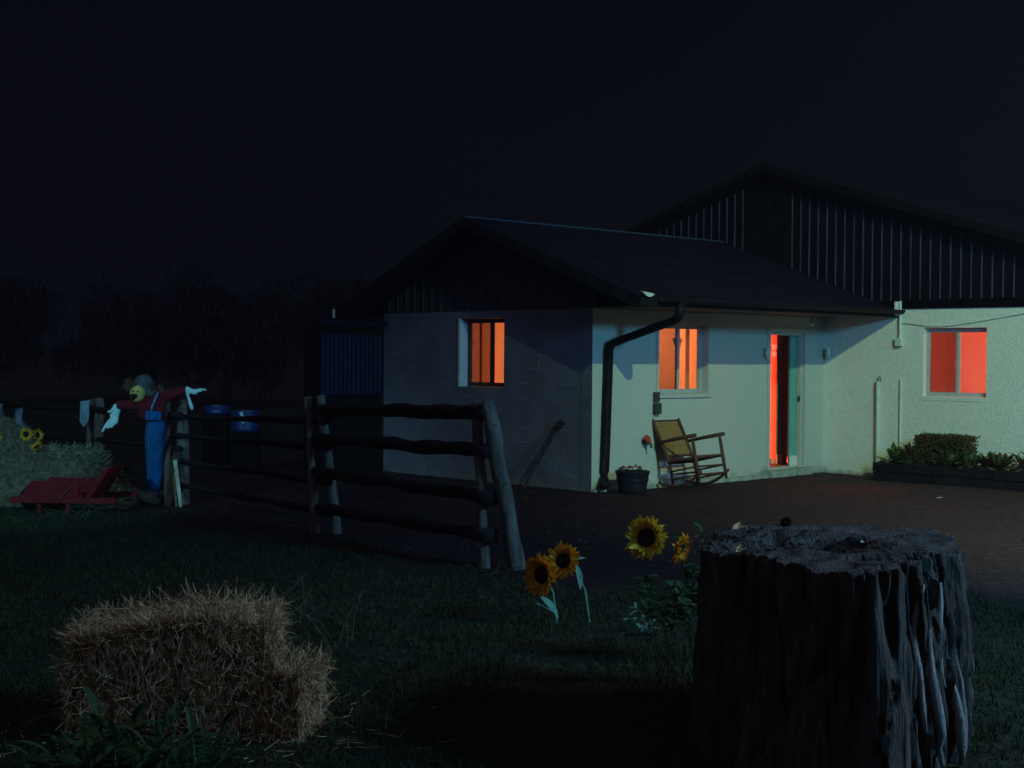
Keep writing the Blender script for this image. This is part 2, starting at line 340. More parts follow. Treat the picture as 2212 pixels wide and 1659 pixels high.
# verge boards
for a, b, za, zb in ((-E, VR, ZE, ZR), (BE, VR, ZBE, ZR)):
    fs.prism([(-OV-.025, a, za+.01), (-OV-.025, b, zb+.01), (-OV-.025, b, zb-.15), (-OV-.025, a, za-.15)], (.022, 0, 0))
fs.build('fascia', m_fascia, cot)
so = MB(); so.box((0, -E+.002, ZT+.004), (L-.006, -.004, ZT+.024))
so.prism([(-OV, -E+.002, ZE-.12), (-OV, VR, ZR-.12), (.012, VR, ZR-.12), (.012, -E+.002, ZE-.12)], (0, 0, .01))
so.build('soffit', m_soffit, cot)
tp = MB(); tp.box((-OV-.05, BE-.02, ZBE-.14), (-OV-.03, BE+.015, ZBE+.01)); tp.build('fascia_end', m_white_f, cot)
# a torn scrap of flashing at the roof corner
sc = MB()
for k in range(8):
    t = k/8; sc.add([(-OV-.03+.22*t, -E-.075, ZE+.05-.045*math.sin(t*math.pi)-.02*t), (-OV-.03+.22*(t+.125), -E-.075, ZE+.05-.045*math.sin((t+.125)*math.pi)-.02*(t+.125)),
        (-OV-.03+.22*(t+.125), -E-.03, ZE+.015-.02*(t+.125)+.05), (-OV-.03+.22*t, -E-.03, ZE+.015-.02*t+.05)], [(0, 1, 2, 3)])
sc.build('loose_flashing', M('flashing', (.6, .62, .6), .5, .1), cot)
# gutter: half-round channel
gt = MB(); prof = [(math.cos(a)*.062, math.sin(a)*.062) for a in [math.pi + math.pi*k/10 for k in range(11)]] + [(math.cos(a)*.055, math.sin(a)*.055) for a in [2*math.pi - math.pi*k/10 for k in range(11)]]
gt.prism([(-OV+.28, -E-.1+x, ZE-.01+z) for x, z in prof], (L-.3+OV-.0, 0, 0)); gt.build('gutter', m_pipe, cot)
ds = MB(); ds.tube([(.13, -1.37, ZE-.06), (.13, -1.37, 2.32), (.14, -1.33, 2.27), (.155, -1.25, 2.235), (.235, -.17, 1.965), (.245, -.09, 1.93), (.245, -.065, 1.86), (.20, -.065, .62), (.185, -.065, .27), (.16, -.08, .18), (.1, -.13, .115), (.02, -.2, .09)], [.062]*12, 14, flat=.85)
dsp = ds.build('downspout', m_pipe, cot, smooth=True)

def window(parent, axis, pos, sgn, h, depth, fm, split=.5, screen_first=True, name='window'):
    a0, a1, z0, z1 = h; t = .045
    def bx(mb, p, q, d0, d1):
        e0 = pos+sgn*d0; e1 = pos+sgn*d1; lo, hi = min(e0, e1), max(e0, e1)
        if axis == 'v': mb.box((p[0], lo, p[1]), (q[0], hi, q[1]))
        else: mb.box((lo, p[0], p[1]), (hi, q[0], q[1]))
    fr = MB(); g_ = .003
    bx(fr, (a0+g_, z0+g_), (a0+t, z1-g_), depth, depth+.06); bx(fr, (a1-t, z0+g_), (a1-g_, z1-g_), depth, depth+.06)
    bx(fr, (a0+t, z0+g_), (a1-t, z0+t), depth, depth+.06); bx(fr, (a0+t, z1-t), (a1-t, z1-g_), depth, depth+.06)
    am = a0+(a1-a0)*split; bx(fr, (am-.02, z0+t), (am+.02, z1-t), depth+.004, depth+.055)
    f = fr.build(name, fm, parent)
    for i, (p0, p1) in enumerate(((a0+t, am-.02), (am+.02, a1-t))):
        s_ = (i == 0) == screen_first; sm = MB(); dd = .018 if s_ else .036
        for q in (((p0, z0+t), (p0+.010, z1-t)), ((p1-.010, z0+t), (p1, z1-t)), ((p0+.010, z0+t), (p1-.010, z0+t+.018)), ((p0+.010, z1-t-.018), (p1-.010, z1-t))):
            bx(sm, q[0], q[1], depth+dd-.008, depth+dd+.008)
        s2 = sm.build('sash', fm, f)
        pm = MB(); bx(pm, (p0+.010, z0+t+.018), (p1-.010, z1-t-.018), depth+dd-.002, depth+dd+.002)
        pm.build('pane', m_screen if s_ else m_glass, f)
    return f
wf = window(cot, 'v', 0, 1, FW, .10, m_alu, .52)
sl = MB(); sl.box((FW[0]-.0, -.03, FW[2]-.055), (FW[1]+.06, .0-.001, FW[2]-.003)); sl.box((FW[1]+.003, -.018, FW[2]-.003), (FW[1]+.05, -.001, FW[3]+.05)); sl.box((FW[0]-.05, -.018, FW[3]+.003), (FW[1]+.002, -.001, FW[3]+.05)); sl.box((FW[0]-.05, -.018, FW[2]-.003), (FW[0]-.003, -.001, FW[3]+.002))
sl.build('trim', m_white_f, wf)
wg = window(cot, 'u', 0, 1, GW, .14, m_frame_dk, .45, screen_first=False)
# door opening, jambs, step
dj = MB(); t = .035
dj.box((DR[0]+.002, .03, DR[2]), (DR[0]+t, .10, DR[3]-.002)); dj.box((DR[1]-t, .03, DR[2]), (DR[1]-.002, .10, DR[3]-.002)); dj.box((DR[0]+t, .03, DR[3]-t), (DR[1]-t, .10, DR[3]-.002))
dj.box((DR[0]-.07, -.02, DR[2]-.02), (DR[0]-.002, -.001, DR[3]+.07)); dj.box((DR[1]+.002, -.02, DR[2]-.02), (DR[1]+.07, -.001, DR[3]+.07)); dj.box((DR[0]-.002, -.02, DR[3]+.002), (DR[1]+.002, -.001, DR[3]+.07))
dfr = dj.build('door_frame', m_white_f, cot)
MB().box((4.64, .035, 1.12), (4.663, .06, 1.2)).build('strike_plate', m_metal, dfr)
st = MB(); st.box((DR[0]-.12, -.13, -.05), (DR[1]+.1, -.001, DR[2]-.025), jit=.012); st.build('door_step', m_conc, cot)
ft = MB()
for k in range(12):
    a = .0+.31*k; ft.box((a, -.07-.03*random.random(), -.06), (a+.305, -.001, .035+.02*random.random()), jit=.008)
ft.build('footing', m_conc, cot)
# ---- interior of the wing (a lit front room, a darker hall)
ir = MB(); U0, U1, V0, V1, Z0, Z1 = .205, 3.25, .205, 4.195, .12, 2.40
def room(mb, u0, u1, v0, v1, z0, z1, skip=()):
    q = dict(u0=[(u0, v0, z0), (u0, v1, z0), (u0, v1, z1), (u0, v0, z1)], u1=[(u1, v0, z0), (u1, v1, z0), (u1, v1, z1), (u1, v0, z1)],
             v0=[(u0, v0, z0), (u1, v0, z0), (u1, v0, z1), (u0, v0, z1)], v1=[(u0, v1, z0), (u1, v1, z0), (u1, v1, z1), (u0, v1, z1)], top=[(u0, v0, z1), (u1, v0, z1), (u1, v1, z1), (u0, v1, z1)])
    for k, p in q.items():
        if k not in skip: mb.add(p, [(0, 1, 2, 3)])
room(ir, U0, U1, V0, V1, Z0, Z1, ('u0', 'v0')); ir.build('interior_wall', m_inner, cot)
MB().box((.2, .2, .05), (L-.01, WD-.2, .118)).build('interior_floor', m_floor, cot)
cu = MB()
for k in range(4): cu.tube([(2.20+.02*k, .25+.006*(k % 2), 1.1), (2.20+.02*k, .25+.006*(k % 2), 2.38)], .014, 6)
cu.build('curtain', m_curtain, cot); cu = MB()
for k in range(1): cu.tube([(.25+.02*(k % 2), 2.62+.025*k-.16, 1.2), (.25+.02*(k % 2), 2.62+.025*k-.16, 2.36)], .02, 6)
cu.build('curtain', m_curtain, cot)
hk = MB(); hk.box((3.17, 1.25, 2.03), (3.249, 1.33, 2.07)); hk.box((3.17, 1.28, 1.97), (3.2, 1.31, 2.03)); hk.build('wall_bracket', m_black, cot)
hall = MB(); m_teal = M('teal_lit_wall', (.16, .42, .36), .9, .05, 3); m_hall = M('hall_wall_paint', (.22, .22, .19), .9, .05, 3)  # teal: outside lamplight on the inner walls put into their colour
# facing wall with a doorway in it, then the dark room behind
wall(hall, 'u', 4.92, .202, 4.19, .12, 2.40, .12, [(.409, .546, .12, 2.38), (.665, 4.0, .12, 2.36)], 1)
hall.add([(3.3, 4.18, .12), (5.21, 4.18, .12), (5.21, 4.18, 2.4), (3.3, 4.18, 2.4)], [(0, 1, 2, 3)])
hall.add([(3.3, .2, 2.402), (5.21, .2, 2.402), (5.21, 4.19, 2.402), (3.3, 4.19, 2.402)], [(0, 1, 2, 3)])
hall.build('hall_wall', m_hall, cot)
MB().box((4.50, .106, .13), (4.664, .136, DR[3]-t-.004)).build('side_panel', m_teal, cot); MB().box((4.488, .088, .131), (4.664, .105, .285)).build('baseboard', m_trim, cot)
MB().box((4.782, .55, .12), (4.918, .66, 2.4)).build('hall_pier', m_teal, cot); MB().box((4.765, .535, .12), (4.915, .5495, .27)).build('baseboard', m_trim, cot)
dl = MB(); dl.box((4.762, .556, .20), (4.779, 1.32, 2.35)); inner = dl.build('inner_door', m_redcur, cot)
pl = MB()
for dz in (0, .11): pl.lathe([(.0, 0), (.05, 0), (.05, .012), (0, .012)], 16, M4=Matrix.Translation((4.760, .59, 1.84+dz)) @ Matrix.Rotation(-math.pi/2, 4, 'Y'))
pl.build('door_ornament', m_trim, inner)
def inlamp(name, loc, color, power, rad=.12, parent=None, kind='POINT', **k):
    
    if kind != 'AREA': k['shadow_soft_size'] = rad
    o = lamp(kind, name, loc, color, power, **k); o.parent = parent; return o
inlamp('room_lamp', (2.15, 1.9, 2.2), (1, .25, .07), 92, parent=cot)
hl = inlamp('hall_fill', (3.45, .74, 1.25), (1, .085, .04), 13, rad=0, parent=cot, kind='AREA', shape='RECTANGLE', size=2.3, size_y=.1, spread=R(24))  # unseen strip light added to brighten the inner door only
hl.rotation_euler = (0, R(-90), 0)

# ================================================================== barn
barn = thing('barn', 'tall barn with dark ribbed metal gable above a white block wall and a red-lit window', 'barn', C0, RZ)
AV = .93; AZ = 4.856; SL = .311; BO = .4; ZS = 2.66; VA, VB = -6.6, 8.4
bz = lambda v: AZ - SL*abs(v-AV)
BW = (-2.735, -1.735, 1.235, 2.235)
wall(MB(), 'u', L, VA+.3, WD+3.6, -.1, ZS, .2, [BW], 1).build('gable_wall', m_white_b, barn)
sd = MB()
va, vb = VA+.3, VB-.4
sd.prism([(L-.03, va, ZS-.01), (L-.03, vb, ZS-.01), (L-.03, vb, bz(vb)-.1), (L-.03, AV, AZ-.1), (L-.03, va, bz(va)-.1)], (.028, 0, 0))
sd.cur = 1; v = va+.05; k = 0
while v < vb:
    if not (.6 < v < 1.42):
        w_ = .012; sd.prism([(L-.031, v-.010, ZS-.006-.006*(k % 2)), (L-.052, v-.005, ZS-.006), (L-.052, v+.005, ZS-.006), (L-.031, v+.010, ZS-.006)], (0, 0, bz(v)-.13-ZS))
    v += .163; k += 1
sd.build('siding', [m_siding, m_rib], barn)
lo = MB(); lo.box((L-.05, .62, ZS), (L-.032, 1.40, 4.5)); ld = lo.build('loft_door', m_wood_dk, barn)
lt = MB(); lt.tube([(L-.07, 1.13, 4.27), (L-.075, 1.03, 4.27), (L-.08, .97, 4.31)], .006, 6); lt.build('latch', m_metal, ld)
br_ = MB()
br_.prism([(L-BO, VA, bz(VA)), (L-BO, AV, AZ), (L-BO, AV, AZ-.09), (L-BO, VA, bz(VA)-.09)], (11.5, 0, 0))
br_.prism([(L-BO, AV+.001, AZ), (L-BO, VB, bz(VB)), (L-BO, VB, bz(VB)-.09), (L-BO, AV+.001, AZ-.09)], (11.5, 0, 0))
br_.build('roof', m_roof, barn)
vg = MB()
for a, b in ((VA, AV), (VB, AV)):
    vg.prism([(L-BO-.022, a, bz(a)+.006), (L-BO-.022, b, bz(b)+.006), (L-BO-.022, b, bz(b)-.13), (L-BO-.022, a, bz(a)-.13)], (.02, 0, 0))
vg.build('verge_board', m_wood_dk, barn)
sw = MB(); sw.box((L+.2, VA+.3, -.1), (L+11, VA+.5, bz(VA)-.15)); sw.box((L+.2, VB-.5, -.1), (L+11, VB-.3, bz(VB)-.15)); sw.build('side_wall', m_white_b, barn)
wb = window(barn, 'u', L, 1, BW, .085, m_alu, .5, screen_first=False)
MB().box((L-.008, BW[0]-.02, BW[2]-.06), (L-.001, BW[1]+.03, BW[2]-.003)).build('sill', m_white_b, wb)
rm = MB(); room(rm, L+.205, L+3.0, -4.4, -.4, .1, 2.6, ('u0',)); rm.build('interior_wall', m_inner, barn)
rb = MB(); rb.box((L+.21, -4.4, .05), (L+3.0, -.4, .1)); rb.build('interior_floor', m_floor, barn)
inlamp('room_lamp', (L+1.3, -2.75, 2.3), (1, .142, .082), 112, parent=barn)
# conduits on the barn wall
cd = MB(); cd.tube([(L-.03, -1.36, 2.0), (L-.03, -1.36, 2.64)], .022, 10); cd.box((L-.075, -1.40, 1.97), (L-.001, -1.30, 2.09)); cd.build('conduit', m_pvc, barn, bevel=.004)
cd = MB(); cd.tube([(L-.045, -1.015, .02), (L-.04, -1.0, 1.44)], .034, 12)
c1 = cd.build('downpipe', m_pvc, barn, smooth=False)
hkk = MB(); hkk.tube([(L-.03, -1.0, 1.44), (L-.05, -1.02, 1.52), (L-.05, -1.05, 1.50), (L-.05, -1.055, 1.43)], .006, 6); hkk.build('hook', m_metal, c1)
cd = MB(); cd.tube([(L-.02, -1.375, .3), (L-.02, -1.375, 1.48)], .016, 8); cd.build('cable_cover', m_pvc, barn)
wr = MB(); wr.tube([(L-.02, -1.36, 2.32), (L-.012, -1.6, 2.285), (L-.03, -1.9, 2.255), (L-.012, -2.2, 2.262), (L-.012, -2.7, 2.33), (L-.012, -3.3, 2.42), (L-.02, -4, 2.55)], .005, 6); wr.build('cable', M('grey_cable', (.30, .36, .33), .7), barn)
sh = MB(); sh.box((L-.10, -1.33, ZT+.01), (L-.032, -1.30, 2.63)); sh.build('flashing', m_white_b, barn)
# small wall fixtures either side of the door
def fixture(loc, rz, label):
    t = thing('wall_lantern', label, 'wall lantern', loc, rz, 'small unlit lanterns beside the door')
    a = MB(); a.box((-.03, -.02, -.06), (.03, -.001, .06)); a.build('back_plate', m_alu, t)
    a = MB(); a.lathe([(.0, -.09), (.03, -.085), (.042, -.02), (.04, .05), (.022, .075), (0, .08)], 12, at=(0, -.07, 0)); a.build('shade', M('frosted_shade', (.7, .68, .55), .5), t, smooth=True)
fixture(W(3.69, -.001, 1.86), RZ, 'small pale unlit lantern on the white wall just left of the doorway')
fixture(W(L-.001, -.13, 1.87), RZ-math.pi/2, 'small pale unlit lantern in the wall corner right of the doorway')
t = thing('hanging_bulb', 'small unlit bulb hanging under the eave above the doorway', 'light bulb', W(4.0, -.62, 2.40), RZ)
MB().tube([(0, 0, 0), (0, 0, -.09)], .012, 8).build('socket', m_metal, t)
MB().blob((0, 0, -.12), (.028, .028, .036)).build('bulb', M('bulb_glass', (.5, .45, .4), .3), t, smooth=True)
# electrical box, tap
t = thing('utility_box', 'grey metal outlet boxes on the white wall below the front window', 'utility box', W(1.25, -.002, 1.0), RZ)
MB().box((-.055, -.075, .0), (.055, 0, .15)).build('lower_box', m_metal, t, bevel=.006)
MB().box((-.05, -.05, .165), (.045, 0, .30)).build('upper_box', m_metal, t, bevel=.006)
MB().box((.056, -.05, .07), (.075, -.03, .1)).build('knob', m_metal, t)
t = thing('garden_tap', 'small red-handled garden tap on the white wall left of the rocking chair', 'tap', W(1.02, -.002, .62), RZ)
a = MB(); a.tube([(0, 0, 0), (0, -.09, 0), (.0, -.13, -.02), (0, -.14, -.07)], [.022, .02, .018, .018], 10); a.build('spout', m_metal, t, smooth=True)
a = MB(); a.lathe([(0, 0), (.055, 0), (.06, .012), (.055, .02), (0, .022)], 14, M4=Matrix.Translation((-.03, -.09, .045)) @ Matrix.Rotation(R(60), 4, 'X')); a.build('wheel_handle', M('red_enamel', (.45, .05, .03), .5), t)
a = MB(); a.blob((.05, -.05, .01), (.03, .03, .03)); a.build('valve_cap', m_metal, t, smooth=True)

# ================================================================== lean-to behind the wing
t = thing('lean_to_shed', 'low lean-to with blue corrugated sheet wall behind the dark gable', 'shed', C0, RZ)
a = MB(); n_ = 56; u0, u1 = -1.16, -.02; vs = []
for k in range(n_+1):
    u = u0+(u1-u0)*k/n_; dv = .009*math.cos(k*math.pi/2*1.0)
    for z in (1.19, 2.08): vs.append((u, WD+dv, z))
a.add(vs, [(2*k, 2*k+2, 2*k+3, 2*k+1) for k in range(n_)]); a.build('corrugated_sheet', m_shed, t)
a = MB(); a.box((u0, WD+.03, -.05), (u1, WD+.45, 2.10)); a.build('wall', m_wood_dk, t)
a = MB(); a.prism([(u0-.1, WD-.1, 2.28), (u0-.1, WD+.6, 2.35), (u0-.1, WD+.6, 2.29), (u0-.1, WD-.1, 2.22)], (1.26, 0, 0)); a.build('roof', m_roof, t)
# plank leaning on the gable wall
m_dkplank = M('brown_plank', (.05, .028, .022), .9, .4, 8, .6, 30)
t = thing('leaning_plank', 'brown forked plank leaning against the dark gable wall', 'plank', W(-.1, 1.0, 0), RZ)
a = MB(); a.tube([(-.15, .02, 0), (-.04, -.2, .43), (0.05, -.42, .84)], [.018, .021, .025], 8, rough=.3); a.build('plank', m_dkplank, t)
a = MB(); a.tube([(.045, -.41, .80), (.05, -.47, .90), (.055, -.54, .885)], [.034, .036, .02], 8, rough=.3); a.build('fork', m_railwood, t)

# ================================================================== rocking chair
t = thing('rocking_chair', 'brown wooden rocking chair with woven cane back before the white wall', 'rocking chair', W(1.48, -.60, 0), RZ)
# chair axes: x = width, y = back (+) / front (-); rocked back about the rocker
TB = Matrix.Translation((0, 0, .0)) @ Matrix.Rotation(R(-12.5), 4, 'X')
def ch(mb, pts, r, seg=10, **k): return mb.tube([TB @ Vector(p) for p in pts], r, seg, **k)
WX = .29; bt = lambda z: .22 + .30*max(0, (z-.42))/.62*.62  # rear post lean
def rp(s, z): return (s*(WX-.03 if z < .5 else WX-.02), bt(z), z)
for s in (-1, 1):
    ch(MB(), [rp(s, .10), rp(s, .42), rp(s, .75), rp(s, 1.06)], [.020, .024, .023, .026], 10).build('rear_post', m_chair, t, smooth=True)
    ch(MB(), [(s*WX, -.26, .09), (s*WX, -.26, .35), (s*WX, -.26, .66)], [.019, .025, .022], 10).build('front_leg', m_chair, t, smooth=True)
    a = MB(); ch(a, [(s*(WX+.0), bt(.70)+.03, .70), (s*(WX+.01), 0, .70), (s*(WX+.01), -.33, .69)], [.02, .026, .027], 10); a.build('armrest', m_chair, t, smooth=True)
    a = MB(); pts = [(s*WX, .44-.76*k/10, .075 + .16*((k-4.6)/6)**2) for k in range(11)]; ch(a, pts, .021, 8); a.build('rocker', m_chair, t, smooth=True)
    for z_, r_ in ((.41, .018), (.28, .013), (.17, .013)): ch(MB(), [(s*WX, bt(z_), z_), (s*WX, -.26, z_)], r_, 8).build('side_rung', m_chair, t, smooth=True)
a = MB(); 
for z, r in ((.41, .02), (.28, .014), (.17, .016)): ch(MB(), [(-WX, -.26, z), (WX, -.26, z)], r, 8).build('front_rung', m_chair, t, smooth=True)
a = MB()
for z, r in ((.40, .016), (.25, .013)): ch(MB(), [(-WX+.03, bt(z), z), (WX-.03, bt(z), z)], r, 8).build('rear_rung', m_chair, t, smooth=True)
for z_ in (1.01, .5): ch(MB(), [(-WX+.02, bt(z_), z_), (WX-.02, bt(z_), z_)], .016, 8).build('back_rail', m_chair, t, smooth=True)
a = MB(); n1, n2 = 22, 30; vs = []
for j in range(n2+1):
    z = .5 + .51*j/n2
    for i in range(n1+1):
        x = (-WX+.05)+(2*WX-.1)*i/n1; vs.append(TB @ Vector((x, bt(z)+.005*((i+j) % 2), z)))
a.add(vs, [(j*(n1+1)+i, j*(n1+1)+i+1, (j+1)*(n1+1)+i+1, (j+1)*(n1+1)+i) for j in range(n2) for i in range(n1)])
o = a.build('woven_back', m_cane, t); s_ = o.modifiers.new('s', 'SOLIDIFY'); s_.thickness = .014
a = MB(); a.box((-WX+.01, -.25, .405), (WX-.01, .2, .425), TB); a.build('seat', m_cane, t, bevel=.006)

# ================================================================== half-barrel pot
t = thing('barrel_planter', 'dark half-barrel planter with red flowers by the wall corner', 'planter', W(.30, -.45, 0))
a = MB(); a.lathe([(.0, 0), (.165, 0), (.178, .03), (.184, .04), (.186, .055), (.2, .16), (.212, .17), (.212, .20), (.205, .205), (.222, .27), (.228, .275), (.228, .295), (.2, .295), (.195, .26), (0, .26)], 30); a.build('barrel', m_pot, t)
a = MB(); a.lathe([(0, 0), (.195, 0), (.12, .03), (0, .035)], 16, at=(0, 0, .255)); a.build('soil', m_soil, t)
fl = MB()
for c in ((-.12, 0, .33), (-.05, -.05, .335), (-.15, .03, .31), (.03, -.02, .345), (.09, -.04, .325), (-.02, .08, .32)):
    for k in range(26):
        d = Vector((random.gauss(0, 1), random.gauss(0, 1), abs(random.gauss(0, 1)))).normalized(); p = Vector(c)+d*.012; fl.leaf(p, d, (0, 0, 1), .032, .022, .3, 2)
struct(fl.build('flowers', m_redflower, t), 'stuff')
gl = MB()
for k in range(60):
    p = Vector((random.uniform(-.17, .17), random.uniform(-.15, .15), .28)); gl.leaf(p, (random.gauss(0, .6), random.gauss(0, .6), 1), (1, 0, 0), .06, .03, .3, 2)
gl.build('leaves', m_green, t)

# ================================================================== planting bed on the barn wall
def Bp(u, v, z): return W(u, v, z)
bed = thing('timber_planter', 'raised planting bed of dark stacked timbers along the barn wall', 'planting bed', C0, RZ)
for lay in range(2):
    for k in range(4):
        va_ = -1.30 - .95*k; a = MB(); a.box((L-.62-.02*lay, va_-.94, .0+.135*lay), (L-.50-.02*lay, va_-.0, .13+.135*lay), jit=.008)
        a.build('timber', m_timber, bed, bevel=.008)
    a = MB(); a.box((L-.495, -1.42, .135*lay), (L-.02, -1.30, .13+.135*lay), jit=.006); a.build('timber', m_timber, bed, bevel=.008)
a = MB(); a.box((L-.5, -5.1, 0), (L-.003, -1.43, .22)); a.build('soil', m_soil, bed)
sb = thing('clipped_shrub', 'boxy clipped reddish shrub under the barn window', 'shrub', W(L-.22, -2.24, .24), RZ)
a = MB(); a.box((-.10, -.30, .0), (.10, .30, .33)); a.build('branches', m_soil, sb)
a = MB()
for k in range(5200):
    x, y, z = random.uniform(-.17, .17), random.uniform(-.38, .38), random.uniform(0.03, .42)
    f_ = random.choice((0, 1, 2, 3, 2, 2, 3))
    if f_ == 0: x = -.17
    elif f_ == 1: y = random.choice((-.38, .38))
    elif f_ == 2: z = .42 - .03*abs(y)
    else: x = -.17
    p = Vector((x, y, z)) + Vector((random.gauss(0, .012), random.gauss(0, .012), random.gauss(0, .012)))
    d = Vector((x*.5, y*.8, .5)) + Vector((random.gauss(0, .6), random.gauss(0, .6), random.gauss(0, .6))); a.leaf(p, d, (random.gauss(0, 1), random.gauss(0, 1), 1), random.uniform(.03, .05), .028, .1, 2)
a.build('foliage', m_shrub, sb)
# leafy perennials: each clump its own thing
spots = [(-.30, -1.50, 1.0), (-.36, -1.78, 1.15), (-.3, -2.1, .9), (-.4, -2.38, 1.05), (-.34, -2.68, 1.1), (-.28, -2.95, 1.0), (-.38, -3.2, 1.05), (-.3, -3.5, 1.1), (-.38, -3.8, 1.0), (-.3, -4.1, 1.1)]
lab = ['tall pointed leafy plant at the left end of the planting bed', 'broad leafy plant second from the bed\'s left end', 'low broad leaves below the left half of the clipped shrub', 'large pale green leaves in front of the clipped shrub', 'broad leafy plant at the right foot of the clipped shrub',
       'dark leafy plant just right of the clipped shrub', 'reddish leafy plant two clumps right of the clipped shrub', 'green and red leaves three clumps right of the clipped shrub', 'reddish pointed leaves near the photo\'s right edge', 'leafy plant cut by the photo\'s right edge']
for k, (du, v, s) in enumerate(spots):
    t = thing('leafy_plant', lab[k], 'plant', W(L+du, v, .22), RZ, 'leafy plants in the timber bed')
    gm, rm_ = MB(), MB()
    for j in range(50):
        a_ = random.uniform(0, 6.28); el = random.uniform(.1, 1.3); d = Vector((math.cos(a_)*math.cos(el), math.sin(a_)*math.cos(el), math.sin(el)))
        tgt = rm_ if (k >= 5 and random.random() < .5) or random.random() < .18 else gm
        b0 = Vector((random.gauss(0, .03), random.gauss(0, .05), random.uniform(0, .08)))
        tgt.tube([b0, b0+d*.1*s], .004, 4); tgt.leaf(b0+d*.09*s, d, (0, 0, 1), random.uniform(.12, .2)*s, random.uniform(.05, .085)*s, random.uniform(.1, .5), 4)
    if k == 0: gm.leaf((-.02, .03, .1), (0, .1, 1), (1, .5, 0), .24, .1, .05); gm.leaf((-.05, .16, .05), (0, 1, .5), (0, 0, 1), .2, .1, .2)
    gm.build('leaves', m_hosta, t)
    if rm_.v: rm_.build('red_leaves', m_redleaf, t)
a = MB(); a.leaf((0, 0, 0), (-.3, .6, .5), (1, 0, .3), .1, .03, 0); t = a.build('plant_marker', m_pvc); tag(t, 'small pale plant marker stuck in the bed\'s left corner', 'plant marker'); t.location = W(L-.45, -1.47, .25)

# ================================================================== fence
fence = thing('split_rail_fence', 'old split-rail fence of paired leaning posts from yard to far left', 'fence', (0, 0, 0))
def post(b, tpt, r0, r1, m=m_oldwood):
    b = Vector(b); tpt = Vector(tpt); n = 14; o_ = Vector((random.uniform(-9, 9), 3, 1))
    pts = [b.lerp(tpt, k/n) + Vector((noise.noise(o_+Vector((0, 0, k*.35)))*.008, noise.noise(o_+Vector((5, 0, k*.35)))*.008, 0)) for k in range(n+1)]
    rr = [r0+(r1-r0)*k/n for k in range(n+1)]; return MB().tube(pts, rr, 12, rough=.3).build('post', m, fence, smooth=True)
post((.07, 11.88, -.1), (-.20, 11.9, 1.40), .072, .062); post((-.20, 11.95, -.1), (-.30, 12.02, 1.38), .05, .045)
post((-1.70, 14.12, -.1), (-1.90, 14.2, 1.37), .05, .046); post((-1.93, 14.2, -.1), (-2.04, 14.3, 1.35), .05, .04)
post((-3.86, 16.85, -.1), (-3.96, 17.25, 1.21), .075, .062); post((-4.02, 16.8, -.1), (-4.14, 17.15, 1.19), .052, .045)
post((-5.34, 18.5, -.1), (-5.44, 18.9, 1.17), .07, .06); post((-5.5, 18.6, -.1), (-5.58, 19.0, 1.15), .05, .05)
post((-7.15, 20.8, -.1), (-7.3, 21.2, 1.02), .06, .055, m_blue_w); post((-7.35, 20.9, -.1), (-7.62, 21.3, 1.0), .06, .055, m_blue_w)
def rail(a, b, r, m=m_railwood):
    a = Vector(a); b = Vector(b); n = 18; s_ = random.uniform(0, 50)
    pts = [a.lerp(b, k/n) + Vector((0, 0, noise.noise(Vector((s_, k*.2, 0)))*.014)) for k in range(n+1)]
    rr = [r*(1+.3*noise.noise(Vector((s_+9, k*.42, 2)))) for k in range(n+1)]; return MB().tube(pts, rr, 9, rough=.4, flat=.75).build('rail', m, fence, smooth=True)
P4, P3, P2, P1, P0 = Vector((-.24, 11.97, 0)), Vector((-1.86, 14.17, 0)), Vector((-4.0, 17.02, 0)), Vector((-5.45, 18.78, 0)), Vector((-7.3, 21.05, 0))
def rails(A, B, zs, r=.055, ext=.12):
    d = (B-A).normalized()
    for za, zb in zs: rail(A - d*ext + Vector((0, 0, za)), B + d*ext + Vector((0, 0, zb)), r)
rails(P4, P3, [(1.30, 1.22), (.98, .94), (.60, .60), (.28, .25)], .078)
rails(P3, P2, [(1.12, 1.02), (.86, .80), (.52, .50), (.22, .22)], .045)
rails(P2, P1, [(1.05, 1.02), (.66, .64), (.32, .3)], .045)
rails(P1, P0, [(1.04, 1.0), (.62, .6), (.3, .3)], .05)
rails(P0, P0+(P0-P1)*1.5, [(.98, .95), (.6, .6)], .05)
# wire staples & nail heads on the near post
for z in (1.36, 1.2, .72): MB().blob((-.2+.27*(1.4-z)/1.4+.03, 11.82, z), (.008, .006, .008), 6, 4).build('nail', m_metal, fence)
pk = MB(); pk.prism([(-.055, 0, .02), (0, 0, -.05), (.055, 0, .04), (.06, 0, .30), (-.055, 0, .285)], (0, .025, 0)); 
o = pk.build('hanging_plank', m_blue_w); tag(o, 'short blue-lit pale plank with pointed end hanging on a far fence post', 'plank'); o.location = (-5.56, 18.62, .86); o.rotation_euler = (0, R(2), R(10))

# ================================================================== scarecrow   (local: x right, y away, z up)
sc_ = thing('scarecrow', 'hunched scarecrow in blue overalls and maroon shirt with outstretched gloved arms', 'scarecrow', (-4.22, 16.95, 0), R(14))
MB().tube([(0.03, .07, -.05), (0.02, .07, 1.2)], .028, 8, rough=.2).build('stake', m_oldwood, sc_)
MB().tube([(-.56, .07, 1.36), (0, .09, 1.37), (.62, .07, 1.37)], .011, 8).build('cross_pole', m_railwood, sc_)
a = MB(); a.tube([(-.12, -.02, 1.0), (-.09, -.03, 1.1), (-.03, -.04, 1.2), (.02, -.02, 1.27)], [.10, .12, .12, .07], 16)
a.tube([(-.02, 0, 1.23), (-.14, -.03, 1.195), (-.3, -.05, 1.165), (-.44, -.05, 1.16)], [.075, .08, .066, .055], 14)
a.tube([(-.02, 0, 1.2), (.1, 0, 1.265), (.24, .0, 1.31), (.35, -.01, 1.345)], [.08, .085, .06, .048], 14)
